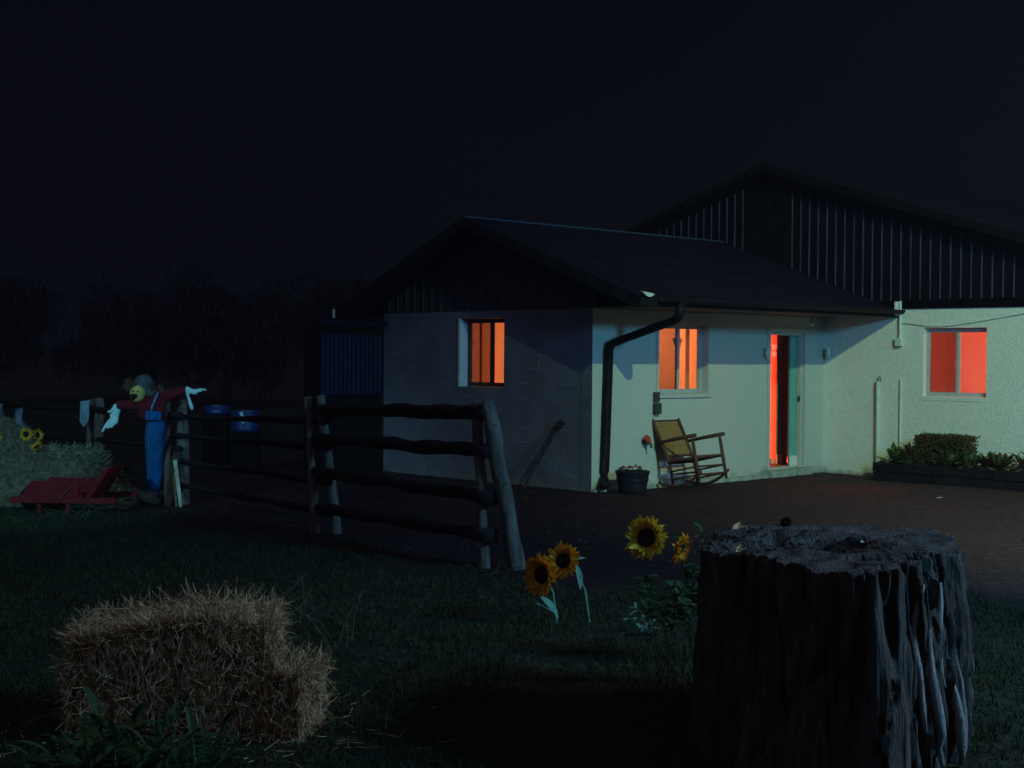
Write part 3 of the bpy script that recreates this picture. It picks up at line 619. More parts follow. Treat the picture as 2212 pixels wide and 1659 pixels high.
a.tube([(.0, -.02, 1.2), (.03, -.03, 1.08), (.03, -.02, .98)], [.1, .1, .09], 14)
a.build('shirt', m_shirt, sc_, remesh=.016)
a = MB(); a.tube([(.03, -.02, 1.02), (.01, -.04, .93), (-.0, -.045, .78), (0, -.04, .5), (-.005, -.04, .25), (-.015, -.04, .1)], [.10, .115, .125, .105, .09, .082], 18, flat=.8)
a.box((-.185, -.185, .985), (-.0, -.12, 1.095), Matrix.Rotation(R(4), 4, 'Y'))
ov = a.build('overalls', m_denim, sc_, remesh=.014)
a = MB(); a.tube([(-.045, -.135, 1.10), (-.03, -.15, 1.16), (.0, -.135, 1.24), (.03, -.08, 1.3), (.035, .0, 1.31)], .014, 8); a.build('strap', M('pale_denim', (.07, .24, .42), .95), ov, smooth=True)
a = MB()
for k in range(14): q = k/13; a.blob((-.055-.02*math.sin(q*2), -.13, .95-.28*q), (.004, .004, .006), 5, 4)
a.build('stitching', m_straw, ov)
a = MB(); a.blob((-.20, -.1, 1.30), (.088, .085, .10), 20, 14, .08)
hd = a.build('head', m_mask, sc_, smooth=True)
a = MB(); a.blob((-.238, -.165, 1.278), (.042, .03, .03), 12, 8, .35); a.blob((-.25, -.155, 1.245), (.03, .022, .016), 10, 6, .4); a.build('mouth', m_black, hd, smooth=True)
for e_ in ((-.25, -.168, 1.335), (-.195, -.182, 1.335)): MB().blob(e_, (.011, .01, .011), 8, 6).build('eye', m_black, hd)
a = MB(); a.blob((-.225, -.19, 1.305), (.011, .014, .014), 8, 6); a.build('nose', m_mask, hd)
a = MB(); a.blob((-.13, -.02, 1.42), (.115, .115, .11), 20, 12, .12); a.tube([(-.06, -.02, 1.36), (-.09, -.0, 1.30), (-.1, .02, 1.25)], [.1, .1, .07], 14)
a.build('hat', m_hat, sc_, remesh=.013)
for c, rr, n in (((-.29, -.06, 1.40), .055, 300), ((.03, -.03, 1.34), .05, 200)):
    a = MB()
    for k in range(n):
        d = Vector((random.gauss(0, 1), random.gauss(0, 1), random.gauss(0, 1))).normalized(); a.straw(Vector(c)+d*rr*random.random()**.4, d+Vector((0, 0, -.3)), random.uniform(.02, .05), .006)
    a.build('hair', m_hair, hd)
def glove(pts_palm, rp_, fingers, name='glove'):
    a = MB(); a.tube(pts_palm, rp_, 12, flat=.6, up=(0, 1, .01))
    for f in fingers: a.tube(f[0], f[1], 8)
    return a.build(name, m_glove, sc_, remesh=.009)
glove([(-.42, -.05, 1.17), (-.45, -.06, 1.1), (-.47, -.07, 1.02)], [.045, .058, .05],
      [([(-.46, -.07, 1.04), (-.53, -.08, .97), (-.575, -.09, .90), (-.60, -.09, .85)], [.024, .02, .018, .014]),
       ([(-.47, -.08, 1.02), (-.52, -.1, .95), (-.535, -.11, .89)], [.022, .019, .014]),
       ([(-.45, -.08, 1.02), (-.475, -.11, .95), (-.50, -.12, .90)], [.022, .02, .015]),
       ([(-.43, -.07, 1.03), (-.44, -.1, .96), (-.485, -.12, .93)], [.022, .02, .014]),
       ([(-.46, -.07, 1.12), (-.51, -.1, 1.09), (-.54, -.11, 1.085)], [.022, .02, .013])])
glove([(.345, -.01, 1.345), (.38, -.01, 1.335), (.42, -.01, 1.33)], [.05, .045, .034],
      [([(.41, -.01, 1.34), (.47, -.02, 1.34), (.53, -.02, 1.352), (.60, -.02, 1.342)], [.018, .016, .015, .011]),
       ([(.41, -.03, 1.33), (.47, -.05, 1.325), (.54, -.06, 1.335)], [.018, .016, .011]),
       ([(.41, .01, 1.33), (.47, .02, 1.32), (.55, .02, 1.33)], [.018, .015, .011]),
       ([(.40, -.02, 1.32), (.44, -.04, 1.305), (.485, -.05, 1.30)], [.017, .015, .012]),
       ([(.37, -.01, 1.30), (.395, -.02, 1.22), (.42, -.03, 1.14), (.43, -.03, 1.10)], [.016, .021, .026, .012])])
a = MB(); a.blob((-.05, -.1, .06), (.14, .11, .085), 16, 10, .5, ns=1.5); a.blob((.03, -.02, .07), (.11, .1, .1), 14, 8, .5); a.build('burlap_feet', m_burlap, sc_, smooth=True)
MB().tube([(-.09, -.13, .22), (-.02, -.15, .17), (.05, -.13, .09), (.07, -.12, .0)], .007, 6).build('cord', m_black, sc_)
def board(name, label, m, b, tp, wd, th=.02, group=None):
    b = Vector(b); tp = Vector(tp); d = (tp-b); Ln = d.length; z = d.normalized(); x = Vector((1, 0, 0)); x = (x - z*x.dot(z)).normalized(); y = z.cross(x)
    M4 = Matrix((( x.x, y.x, z.x, 0), (x.y, y.y, z.y, 0), (x.z, y.z, z.z, 0), (0, 0, 0, 1)))
    a = MB(); a.box((-wd/2, -th/2, 0), (wd/2, th/2, Ln), M4, jit=.004); o = a.build(name, m, bevel=.003); o.location = b; return tag(o, label, 'board', group)
board('board', 'wide grey board leaning just right of the scarecrow legs', m_dkplank, (-3.98, 16.62, 0), (-3.95, 16.9, .62), .085)
board('board', 'narrow white board leaning on the post right of the scarecrow', m_palewood, (-3.82, 16.55, 0), (-3.96, 16.85, .52), .045)
board('board', 'narrow brownish lath between the grey and white boards', m_burlap, (-3.865, 16.52, 0), (-3.955, 16.78, .36), .03)

# ================================================================== blue tubs far behind
def tub(loc, r, h, label, ph=.0):
    t = thing('blue_tub', label, 'tub', loc, 0, 'blue tubs behind the fence')
    a = MB(); a.lathe([(0, 0), (r*.93, 0), (r, .03), (r*.98, h*.5), (r*1.0, h*.9), (r*1.05, h*.93), (r*1.05, h), (r*.95, h), (r*.9, .05), (0, .05)], 28, at=(0, 0, ph)); a.build('shell', m_tub, t, smooth=False)
    a = MB(); a.box((-r*.95, -r*.8, 0), (r*.95, r*.8, ph-.005), jit=.01); a.build('crate', m_wood_dk, t)
    return t
t = tub((-4.02, 21.6, 0), .21, .30, 'blue plastic tub with a pale modelled glint, right of the scarecrow', .62)
a = MB(); a.tube([(-.02, -.215, .90), (0, -.235, .86), (.01, -.235, .80), (.02, -.225, .74)], [.03, .02, .024, .01], 8, rough=.6); a.build('pale_glint', m_glove, t)  # pale lump added as the tub's bright highlight
tub((-4.72, 22.9, 0), .20, .13, 'shallow blue tub between the scarecrow and the nearer tub', .82)

# ================================================================== red wheelbarrow and hay
t = thing('wheelbarrow', 'old red wooden wheelbarrow in front of the hay heap', 'wheelbarrow', (-4.95, 15.85, 0), R(-4))
def px(x, y): return ((x-130)/195.0, (1112-y)/195.0)       # metres on the barrow's side
def flatp(mb, pts, y0, th): return mb.prism([(px(*p)[0], y0, px(*p)[1]) for p in pts], (0, th, 0))
a = MB(); flatp(a, [(34, 1079), (45, 1056), (60, 1044), (160, 1044), (160, 1079)], 0, .025); a.build('side_panel', m_red, t, bevel=.003)
a = MB(); flatp(a, [(34, 1079), (45, 1056), (60, 1044), (160, 1044), (160, 1079)], .5, .025); a.build('side_panel', m_red, t, bevel=.003)
a = MB(); flatp(a, [(10, 1091), (14, 1078), (244, 1078), (245, 1091)], -.04, .04); a.build('shaft', m_red, t, bevel=.005)
a = MB(); flatp(a, [(10, 1091), (14, 1078), (256, 1074), (256, 1086)], .53, .04); a.build('shaft', m_red, t, bevel=.005)
a = MB(); a.prism([(px(176, 1078)[0], 0, px(176, 1078)[1]), (px(188, 1078)[0], 0, px(188, 1078)[1]), (px(231, 1014)[0], 0, px(231, 1014)[1]), (px(215, 1016)[0], 0, px(215, 1016)[1])], (0, .52, 0)); a.build('end_board', m_red, t, bevel=.003)
a = MB(); a.box((-.50, .02, px(0, 1079)[1]), (.2, .5, px(0, 1079)[1]+.02)); a.build('bed', m_red, t)
for x in (79, 143):
    for y in (-.075, .57): a = MB(); flatp(a, [(x-4, 1118), (x+3, 1118), (x+4, 1092), (x-4, 1092)], y, .03); a.build('leg', m_red, t, bevel=.003)
a = MB(); a.tube([(px(120, 1082)[0], -.045, px(0, 1082)[1]), (px(150, 1052)[0], -.01, px(0, 1052)[1])], .005, 6); a.build('brace', m_metal, t)
a = MB(); a.lathe([(.0, -.03), (.1, -.025), (.13, -.02), (.13, .02), (.1, .025), (0, .03)], 20, M4=Matrix.Translation((px(36, 0)[0], .26, .13)) @ Matrix.Rotation(math.pi/2, 4, 'X')); a.build('wheel', m_wood_dk, t)
def mound(name, label, cx_, cy_, prof, n, mats, seed=1):
    """heap: prof(x,y)->height on a grid"""
    random.seed(seed); a = MB(); (x0, x1, y0, y1) = cx_; nn = 40; vs = []
    for j in range(nn+1):
        for i in range(nn+1):
            x = x0+(x1-x0)*i/nn; y = y0+(y1-y0)*j/nn; h = prof(x, y); vs.append((x, y, max(-.05, h*(1+.12*noise.noise(Vector((x*5, y*5, 0)))))))
    a.add(vs, [(j*(nn+1)+i, j*(nn+1)+i+1, (j+1)*(nn+1)+i+1, (j+1)*(nn+1)+i) for j in range(nn) for i in range(nn)])
    a.cur = 1; c = 0
    while c < n:
        x = random.uniform(x0, x1); y = random.uniform(y0, y0+(y1-y0)*.75); h = prof(x, y)
        if h < .02: continue
        d = Vector((random.gauss(0, 1), random.gauss(0, .7)-.3, random.gauss(0, .45)+.15)); a.straw((x, y, h-.005), d, random.uniform(.04, .13), random.uniform(.004, .008)); c += 1
    o = a.build(name, mats); return tag(o, label, 'hay')
hp = lambda x, y: .70*math.exp(-(((x+6.35)/1.0)**4)) * max(0, 1-((y-17.2)/.85)**2)**.5 if abs(y-17.2) < .85 else 0
def heap(x, y):
    q = max(0.0, 1-((y-17.25)/.9)**2)**.5; s = max(0.0, min(1.0, (-4.55-x)/.55)); s = s*s*(3-2*s)
    return .62*q*s*(1 + .0*x)
mound('hay_heap', 'long pale heap of loose hay behind the red wheelbarrow', (-8.2, -4.4, 16.3, 18.2), 0, heap, 9000, [m_haycore, m_hay])
def heap2(x, y):
    q = max(0.0, 1-((x+6.55)/.72)**2-((y-18.0)/.4)**2); return .94*q**.35 if q > 0 else 0
mound('hay_bale', 'dark hay bale behind the pale heap at the left edge, sunflowers before it', (-7.5, -5.7, 17.5, 18.5), 0, heap2, 2500, [m_haycore, m_hay], 5)

# ================================================================== sunflowers
def sunflower(label, head, facing, r, stem=None, leaves=(), group='cut sunflowers', seed=0, squash=1.0, npet=30):
    random.seed(100+seed); head = Vector(head); t = thing('sunflower', label, 'sunflower', head, 0, group)
    F = Vector(facing).normalized(); q = F.to_track_quat('Z', 'Y').to_matrix().to_4x4()
    rd = r*.42; a = MB(); a.lathe([(0, -.25*rd), (rd*.6, -.22*rd), (rd*1.02, -.02*rd), (rd, .1*rd), (rd*.75, .24*rd), (rd*.35, .2*rd), (0, .14*rd)], 20, M4=q); a.build('seed_head', m_seed, t, smooth=True)
    a = MB()
    for lay in range(3):
        for k in range(npet):
            an = 2*math.pi*(k+.5*lay+random.uniform(-.3, .3))/npet; up = [.05, .3, .55][lay]+random.gauss(0, .16)
            d = q @ Vector((math.cos(an), math.sin(an), up)); b = q @ Vector((math.cos(an)*rd*.88, math.sin(an)*rd*.88, 0))
            a.leaf(b, d, q @ Vector((0, 0, 1)), (r-rd)*random.uniform(.75, 1.2), r*random.uniform(.17, .25), random.uniform(-.5, .5), 4)
    a.build('petals', m_petal_y if seed in (3, 5, 6, 7, 8) else m_petal, t)
    a = MB()
    for k in range(16):
        an = 2*math.pi*k/16; d = q @ Vector((math.cos(an), math.sin(an), -.25)); b = q @ Vector((math.cos(an)*rd*.6, math.sin(an)*rd*.6, -.02*r)); a.leaf(b, d, q @ Vector((0, 0, 1)), rd*.9, r*.16, -.3, 2)
    a.build('sepals', m_green, t)
    if stem:
        pts = [Vector((0, 0, 0)) - F*rd*.25] + [Vector(p)-head for p in stem]; a = MB(); a.tube(pts, [.016]+[.011]*(len(pts)-1), 7); a.build('stem', m_stem, t, smooth=True)
    if leaves:
        a = MB()
        for (b, d, Lg, wd) in leaves: a.leaf(Vector(b)-head, d, (0, -.3, 1), Lg, wd, .35)
        a.build('leaf', m_tealleaf, t)
    return t
sunflower('orange sunflower facing left, the lower of the pair beside the leaning fence post', (.205, 9.45, .325), (-.85, -.8, .05), .145, [(.28, 9.5, .2), (.3, 9.48, .05), (.31, 9.45, -.03)], [((.20, 9.38, .19), (.55, -.2, -.35), .17, .07), ((.17, 9.36, .15), (.9, -.3, -.1), .15, .05)], seed=1)
sunflower('orange sunflower with upright face, the upper of the pair beside the leaning fence post', (.355, 9.6, .40), (-.5, -.9, .3), .125, [(.43, 9.66, .33), (.5, 9.62, .2), (.52, 9.58, .05), (.53, 9.55, -.03)], [((.44, 9.6, .37), (.3, -.2, -.75), .16, .05), ((.44, 9.62, .4), (.2, .1, .1), .08, .04)], seed=2)
sunflower('large yellow sunflower head lying against the back left of the stump', (.715, 7.55, .815), (-.35, -.85, .35), .122, None, seed=3)
sunflower('half-hidden orange sunflower head at the stump\'s upper left corner', (.86, 7.25, .80), (.75, -.5, -.3), .09, None, seed=4, npet=18)
a_ = (-6.05, 17.45)
sunflower('sunflower cut by the photo\'s left edge on the far hay', (-6.18, 17.15, .76), (.2, -1, .1), .085, group='sunflowers on the far hay', seed=5, npet=16)
sunflower('largest of the sunflowers on the far hay, facing the yard', (-5.78, 17.05, .80), (.15, -1, .05), .085, group='sunflowers on the far hay', seed=6, npet=16)
sunflower('side-turned sunflower just right of the largest one on the hay', (-5.66, 17.1, .79), (1, -.35, .1), .085, group='sunflowers on the far hay', seed=7, npet=16)
sunflower('lowest drooping sunflower at the right of the far hay bunch', (-5.62, 16.95, .66), (-.4, -.6, .8), .085, group='sunflowers on the far hay', seed=8, npet=16)

# weeds between the flowers and the stump
def weed(label, loc, h, n, leafL, m, seed, spread=.12, cat='weed', group='weeds in the yard', leafW=.3, name='weed_plant', q0=.15):
    random.seed(seed); t = thing(name, label, cat, loc, 0, group); s_, l_ = MB(), MB()
    for k in range(n):
        b = Vector((random.gauss(0, spread*.4), random.gauss(0, spread*.4), -.02)); e = b + Vector((random.gauss(0, spread), random.gauss(0, spread), h*random.uniform(.5, 1))); m_ = (b+e)/2 + Vector((random.gauss(0, .03), random.gauss(0, .03), .02))
        s_.tube([b, m_, e], [.004, .003, .002], 4)
        for j in range(5+int(h*12)):
            q = random.uniform(q0, 1); p = b.lerp(m_, q*2) if q < .5 else m_.lerp(e, q*2-1); l_.leaf(p, (random.gauss(0, 1), random.gauss(0, 1), random.uniform(-.2, .9)), (0, 0, 1), leafL*random.uniform(.6, 1.3), leafL*leafW, .3, 3)
    s_.build('stem', m_weed, t); l_.build('leaves', m, t); return t
weed('low leafy weeds between the sunflower pair and the stump', (.95, 9.2, 0), .18, 5, .07, m_tealleaf, 3, .16)
weed('green leafy weeds behind the stump\'s upper left corner', (1.10, 8.3, .0), .80, 16, .085, m_green, 4, .10, leafW=.45, q0=.65)
weed('dark leafy weeds under the large yellow sunflower', (.86, 7.70, 0), .72, 7, .09, m_green, 14, .07, leafW=.45, q0=.7)
weed('tall thin weeds right of the straw bale', (-1.05, 8.6, 0), .42, 12, .035, m_weed, 5, .22)
weed('tall thin weeds in the grass behind the straw bale', (-1.5, 9.6, 0), .38, 12, .035, m_weed, 6, .25)
weed('short weeds at the foot of the leaning fence posts', (-.1, 11.55, 0), .12, 10, .04, m_weed, 8, .2)
weed('pale dry weeds in front of the red wheelbarrow', (-4.55, 15.1, 0), .26, 12, .04, m_weed, 9, .22)
weed('weeds growing between two dark fence posts far left', (-2.8, 14.9, 0), .15, 8, .04, m_weed, 10, .3)
# broad ash-like leaves low in the foreground
def sapling(loc, label, seed, n=7, s=1.0):
    random.seed(seed); t = thing('ash_seedling', label, 'seedling', loc, 0, 'leafy seedlings in front of the bale'); st_, lf = MB(), MB()
    for k in range(n):
        an = random.uniform(0, 6.28); b = Vector((0, 0, 0)); el = random.uniform(.6, 1.3); d = Vector((math.cos(an)*math.cos(el), math.sin(an)*math.cos(el)*.6-.2, math.sin(el))); Ln = random.uniform(.25, .42)*s
        pts = [b + d*Ln*q + Vector((0, 0, -.12*q*q*Ln*2)) for q in (0, .25, .5, .75, 1)]; st_.tube(pts, [.005, .004, .003, .003, .002], 5)
        sd_ = d.cross(Vector((0, 0, 1))).normalized()
        for j in range(6):
            q = .35+.62*j/5; p = b + d*Ln*q + Vector((0, 0, -.12*q*q*Ln*2))
            for sg in (-1, 1): lf.leaf(p, sd_*sg + d*.55 + Vector((0, 0, -.25)), (0, 0, 1), .085*s*random.uniform(.8, 1.15), .042*s, .35, 4)
        lf.leaf(pts[-1], d, (0, 0, 1), .1*s, .035*s, .3, 4)
    st_.build('stem', m_stem, t); lf.build('leaves', M('seedling_leaf', (.014, .045, .022), .6, .4, 9, trans=.2, col2=(.03, .065, .02)), t)
sapling((-1.72, 5.55, 0), 'leafy seedling low before the left half of the bale', 21, 7, 1.15)
sapling((-1.50, 5.45, 0), 'leafy seedling at the bottom below the middle of the bale', 22, 8, 1.25)
sapling((-1.22, 5.6, 0), 'small leafy seedling below the right half of the bale', 23, 6, 1.1)
sapling((-1.60, 5.85, 0), 'leafy seedling climbing the bale\'s front face', 24, 6, 1.3)
sapling((2.12, 5.3, 0), 'leafy seedling at the photo\'s bottom right beside the stump', 25, 5, 1.0)

# ================================================================== straw bales
def bale(label, loc, rz, sz, n, seed, group='straw bales in the foreground'):
    random.seed(seed); t = thing('straw_bale', label, 'straw bale', loc, rz, group); lx, ly, lz = sz
    droop = lambda x: 1 - (.16*max(0, -x/lx-.05)*2 if lx > .6 else 0) + .02*math.sin(x*9)
    a = MB()
    def face(o_, e1, e2, n1, n2, N):
        vs = []
        for j in range(n2+1):
            for i in range(n1+1):
                p = Vector(o_)+Vector(e1)*i/n1+Vector(e2)*j/n2
                c = Vector((p.x/lx, p.y/ly, (p.z-lz/2)/lz)); q = max(0, c.length-.62); p = Vector((p.x*(1-q*.35), p.y*(1-q*.35), (lz/2+(p.z-lz/2)*(1-q*.3))*droop(p.x)))
                vs.append(p + Vector(N)*(.02*noise.noise(Vector((p.x*22, p.y*9, p.z*2)))+.02*noise.noise(p*9)+.012*noise.noise(p*30)))
        a.add(vs, [(j*(n1+1)+i, j*(n1+1)+i+1, (j+1)*(n1+1)+i+1, (j+1)*(n1+1)+i) for j in range(n2) for i in range(n1)])
    X, Y = lx/2, ly/2
    face((-X, -Y, 0), (lx, 0, 0), (0, 0, lz), 60, 36, (0, -1, 0)); face((-X, Y, 0), (lx, 0, 0), (0, 0, lz), 30, 20, (0, 1, 0))
    face((-X, -Y, 0), (0, ly, 0), (0, 0, lz), 30, 30, (-1, 0, 0)); face((X, -Y, 0), (0, ly, 0), (0, 0, lz), 30, 30, (1, 0, 0)); face((-X, -Y, lz), (lx, 0, 0), (0, ly, 0), 60, 30, (0, 0, 1))
    a.build('core', m_strawcore, t)
    a = MB()
    def shr(p):
        c = Vector((p.x/lx, p.y/ly, (p.z-lz/2)/lz)); q = max(0, c.length-.62); return Vector((p.x*(1-q*.35), p.y*(1-q*.35), (lz/2+(p.z-lz/2)*(1-q*.3))*droop(p.x)))
    for k in range(n):
        r = random.random()
        if r < .42:   # top, tangled
            p = shr(Vector((random.uniform(-X, X), random.uniform(-Y, Y), lz))); d = Vector((random.gauss(0, 1), random.gauss(0, 1), random.gauss(.05, .22)))
        elif r < .72:  # front, mostly hanging / folded
            p = shr(Vector((random.uniform(-X, X), -Y-.004, random.uniform(0, lz)))); d = Vector((random.gauss(0, .28), random.gauss(-.08, .10), random.gauss(0, 1)))
        elif r < .92: p = shr(Vector((X+.004, random.uniform(-Y, Y), random.uniform(0, lz)))); d = Vector((random.gauss(.08, .14), random.gauss(0, .7), random.gauss(0, .8)))
        else: p = shr(Vector((-X-.004, random.uniform(-Y, Y), random.uniform(0, lz)))); d = Vector((random.gauss(-.2, .2), random.gauss(0, .7), random.gauss(0, .8)))
        a.straw(p, d, random.uniform(.04, .13), random.uniform(.0015, .0035))
    for k in range(int(n*.02)):  # a few long strays on the edges
        p = shr(Vector((random.uniform(-X, X), random.choice((-Y, Y)), lz))); a.straw(p, (random.gauss(0, .6), random.gauss(0, .4), random.uniform(.1, 1)), random.uniform(.06, .14), .004)
    a.build('loose_straw', m_straw, t)
    a = MB()
    for y in (-Y*.45, Y*.45): a.tube([(X+.012, y, .03), (X+.006, y, lz*.93), (X*.9, y, lz+.002), (-X*.9, y, lz+.002), (-X-.006, y, lz*.93), (-X-.012, y, .03)], .0035, 5)
    a.build('twine', m_straw, t); return t
bale('large straw bale with shaggy top in the left foreground', (-1.575, 6.78, 0), R(7), (.92, .60, .535), 26000, 31)
bale('smaller straw bale tucked behind the large bale\'s right end', (-1.07, 6.72, 0), R(-10), (.30, .36, .29), 7000, 32)

random.seed(34); a = MB()
for k in range(420):
    an = random.uniform(0, 6.28); q = abs(random.gauss(0, .35)); x = -1.5+math.cos(an)*(.5+q); y = 6.75+math.sin(an)*(.34+q)
    a.straw((x, y, gz(x, y)+random.uniform(.005, .05)), (random.gauss(0, 1), random.gauss(0, 1), random.gauss(0, .15)), random.uniform(.03, .14), .003)
o = a.build('scattered_straw', m_straw); o['kind'] = 'stuff'
# ================================================================== big stump
random.seed(50)
t = thing('tree_stump', 'huge weathered grey tree stump in the right foreground', 'tree stump', (1.45, 6.62, 0))
poly = [Vector(p) for p in ((.86, 6.44), (1.38, 5.80), (1.52, 5.78), (1.93, 6.35), (2.09, 6.75), (2.12, 7.1), (2.05, 7.36), (1.72, 7.44), (1.21, 7.40), (.98, 6.95))]
cen = Vector((1.45, 6.62))
def prad(an):
    d = Vector((math.cos(an), math.sin(an))); best = .6
    for i in range(len(poly)):
        A = poly[i]-cen; B = poly[(i+1) % len(poly)]-cen; e = B-A; den = d.x*e.y-d.y*e.x
        if abs(den) < 1e-9: continue
        tt = (A.x*e.y-A.y*e.x)/den; uu = (A.x*d.y-A.y*d.x)/den
        if tt > 0 and -1e-6 <= uu <= 1+1e-6: best = tt
    return best
NS, NZ_ = 420, 84; a = MB(); vs = []
rim = []
for i in range(NS):
    an = 2*math.pi*i/NS; r = sum(prad(an+dd*.02) for dd in (-2, -1, 0, 1, 2))/5; rim.append(r)
def furrow(an, z):
    wz = .35*noise.noise(Vector((math.cos(an)*2, math.sin(an)*2, z*2.5+9)))
    n0 = noise.noise(Vector((math.cos(an)*2.3, math.sin(an)*2.3, z*.5+3)))
    n1 = noise.noise(Vector((math.cos(an+wz*.25)*7.0, math.sin(an+wz*.25)*7.0, z*.9))); n2 = noise.noise(Vector((math.cos(an+wz*.1)*19, math.sin(an+wz*.1)*19, z*2.0+5)))
    n3 = noise.noise(Vector((math.cos(an)*46, math.sin(an)*46, z*3.2))); n4 = noise.noise(Vector((math.cos(an)*9, math.sin(an)*9, z*7)))
    cr_ = -math.exp(-(n1/.09)**2)*.11 - math.exp(-(n2/.10)**2)*.05
    deep = .35 + .65*max(0.0, math.cos(an-R(-35)))**1.3
    return (cr_*(.6+.9*max(0, n4+.35)) + .035*n1)*deep + n0*.05 + n3*.014 + .02*n4*deep + .02
def topz(x, y, an, q):
    """height of the top at relative radius q"""
    p = Vector((x, y, 0)); base = .90 + .03*noise.noise(Vector((x*2, y*2, 7)))
    g1 = noise.noise(Vector((x*2.0, y*8, 1))); g2 = -abs(noise.noise(Vector((x*1.6+.8*y, y*13, 4))))*2.2+.6
    # hollow running from the left rim to right of centre
    hx = (x-1.28)/.40; hy = (y-6.60-.25*(x-1.28))/.30; hol = max(0.0, 1-hx*hx-hy*hy)
    h2 = max(0.0, 1-((x-1.5)/.42)**2-((y-7.1+.2*(x-1.5))/.10)**2)
    return base + .025*g1 + .028*g2 - .17*min(1, hol*2.2)*(.75+.5*noise.noise(Vector((x*7, y*7, 2)))) - .1*min(1, h2*2)
for j in range(NZ_+1):
    zz = j/NZ_
    for i in range(NS):
        an = 2*math.pi*i/NS; z = zz; r = rim[i]
        fl_ = .07*(1-z)**2.2 + .06*max(0, math.sin((1-z)*3.0))*max(0.0, math.cos(an))
        rr = r + fl_ + furrow(an, z*1.0)
        x = cen.x+math.cos(an)*rr; y = cen.y+math.sin(an)*rr
        if z > .82:
            zt_ = topz(x, y, an, 1)+ .022*noise.noise(Vector((math.cos(an)*14, math.sin(an)*14, 9)))
            zf = .82*.9 + (z-.82)/.18*(zt_-.82*.9)
        else: zf = z*.9
        vs.append((x-1.45, y-6.62, zf-.03*(1-z)))
top_off = NZ_*NS
fsx = [(j*NS+i, j*NS+(i+1) % NS, (j+1)*NS+(i+1) % NS, (j+1)*NS+i) for j in range(NZ_) for i in range(NS)]
NR = 46
for k in range(1, NR+1):
    q = 1-k/NR
    for i in range(NS):
        x0_, y0_, z0_ = vs[top_off+i]; x = x0_*q; y = y0_*q
        zt_ = topz(x+1.45, y+6.62, 0, q); bl = min(1, k/3); an = 2*math.pi*i/NS
        vs.append((x, y, z0_*(1-bl)+zt_*bl))
for k in range(NR):
    b0 = top_off+k*NS; fsx += [(b0+i, b0+(i+1) % NS, b0+NS+(i+1) % NS, b0+NS+i) for i in range(NS)]
a.add(vs, fsx)
m_stump = M('weathered_stump', (.026, .021, .020), .95, .5, 4.5, 1.6, 40, col2=(.12, .11, .11), stretch=(3, 3, .35), detail=10, spec=.03)
a.build('trunk', m_stump, t, smooth=True)
a = MB(); random.seed(3)
for k in range(2600):
    x = random.gauss(1.30, .26); y = random.gauss(6.60, .2)
    if ((x-1.30)/.5)**2+((y-6.60)/.42)**2 > 1: continue
    a.leaf((x-1.45, y-6.62, topz(x, y, 0, 0)+.005), (random.gauss(0, 1), random.gauss(0, 1), random.gauss(.3, .3)), (0, 0, 1), random.uniform(.015, .05), .012, .3, 2)
struct(a.build('debris', M('leaf_litter', (.035, .018, .012), .9, .6, 30, trans=.1), t), 'stuff')
sp = MB()
for an_d, z0_, z1_, rr0, w_ in ((-14, .15, .8, .02, .018), (-24, .3, .86, .02, .02), (-33, .1, .55, .03, .016), (-46, .35, .8, .02, .015), (-58, .05, .62, .03, .02), (-8, .45, .88, .015, .022), (-38, .0, .35, .04, .022), (-66, .2, .82, .02, .015)):
    an = R(an_d); n = 9; pts = []
    for k in range(n+1):
        z = z0_+(z1_-z0_)*k/n; r = prad(an)+.10*(1-z/.9)**2+.03+furrow(an, z)*.4+.012*noise.noise(Vector((an_d, z*6, 0))); pts.append((math.cos(an+.02*math.sin(z*9))*r, math.sin(an+.02*math.sin(z*9))*r, z))
    sp.tube(pts, [w_*(.4+.8*math.sin(math.pi*(k+.6)/(n+1.2))) for k in range(n+1)], 7, rough=.5)
sp.build('splinters', M('pale_splinter', (.22, .21, .22), .9, .35, 9, 1, 40, stretch=(3, 3, .4)), t, smooth=True)
def dleaf(label, p, d, L_, wd, m=m_leafdry, up=(0, -.4, 1)):
    a = MB(); a.leaf((0, 0, 0), d, up, L_, wd, .3, 5); a.leaf((0, 0, 0), Vector(d)+Vector((.5, .3, .3)), up, L_*.7, wd*.6, -.1, 4); a.leaf((0, 0, 0), Vector(d)+Vector((-.5, .3, .2)), up, L_*.7, wd*.6, -.1, 4)
    o = a.build('fallen_leaf', m); o.location = p; return tag(o, label, 'leaf', 'dry leaves on the stump')
dleaf('curled tan leaf at the back left of the stump top', (1.10, 7.02, .91), (.8, .2, .15), .11, .075)
dleaf('pale yellow leaf on the stump\'s front left rim', (1.0, 6.33, .905), (.8, .1, .15), .07, .035, M('yellow_leaf', (.5, .42, .22), .8))
dleaf('tiny pale scrap of leaf in the middle of the stump top', (1.62, 6.6, .92), (.6, .2, .3), .02, .016, m_litter)
a = MB(); a.blob((0, 0, .022), (.028, .024, .027), 12, 8, .5); o = a.build('wood_knot', m_wood_dk); tag(o, 'dark round burl lump on the stump\'s back rim', 'wood lump'); o.location = (1.42, 7.38, .90)

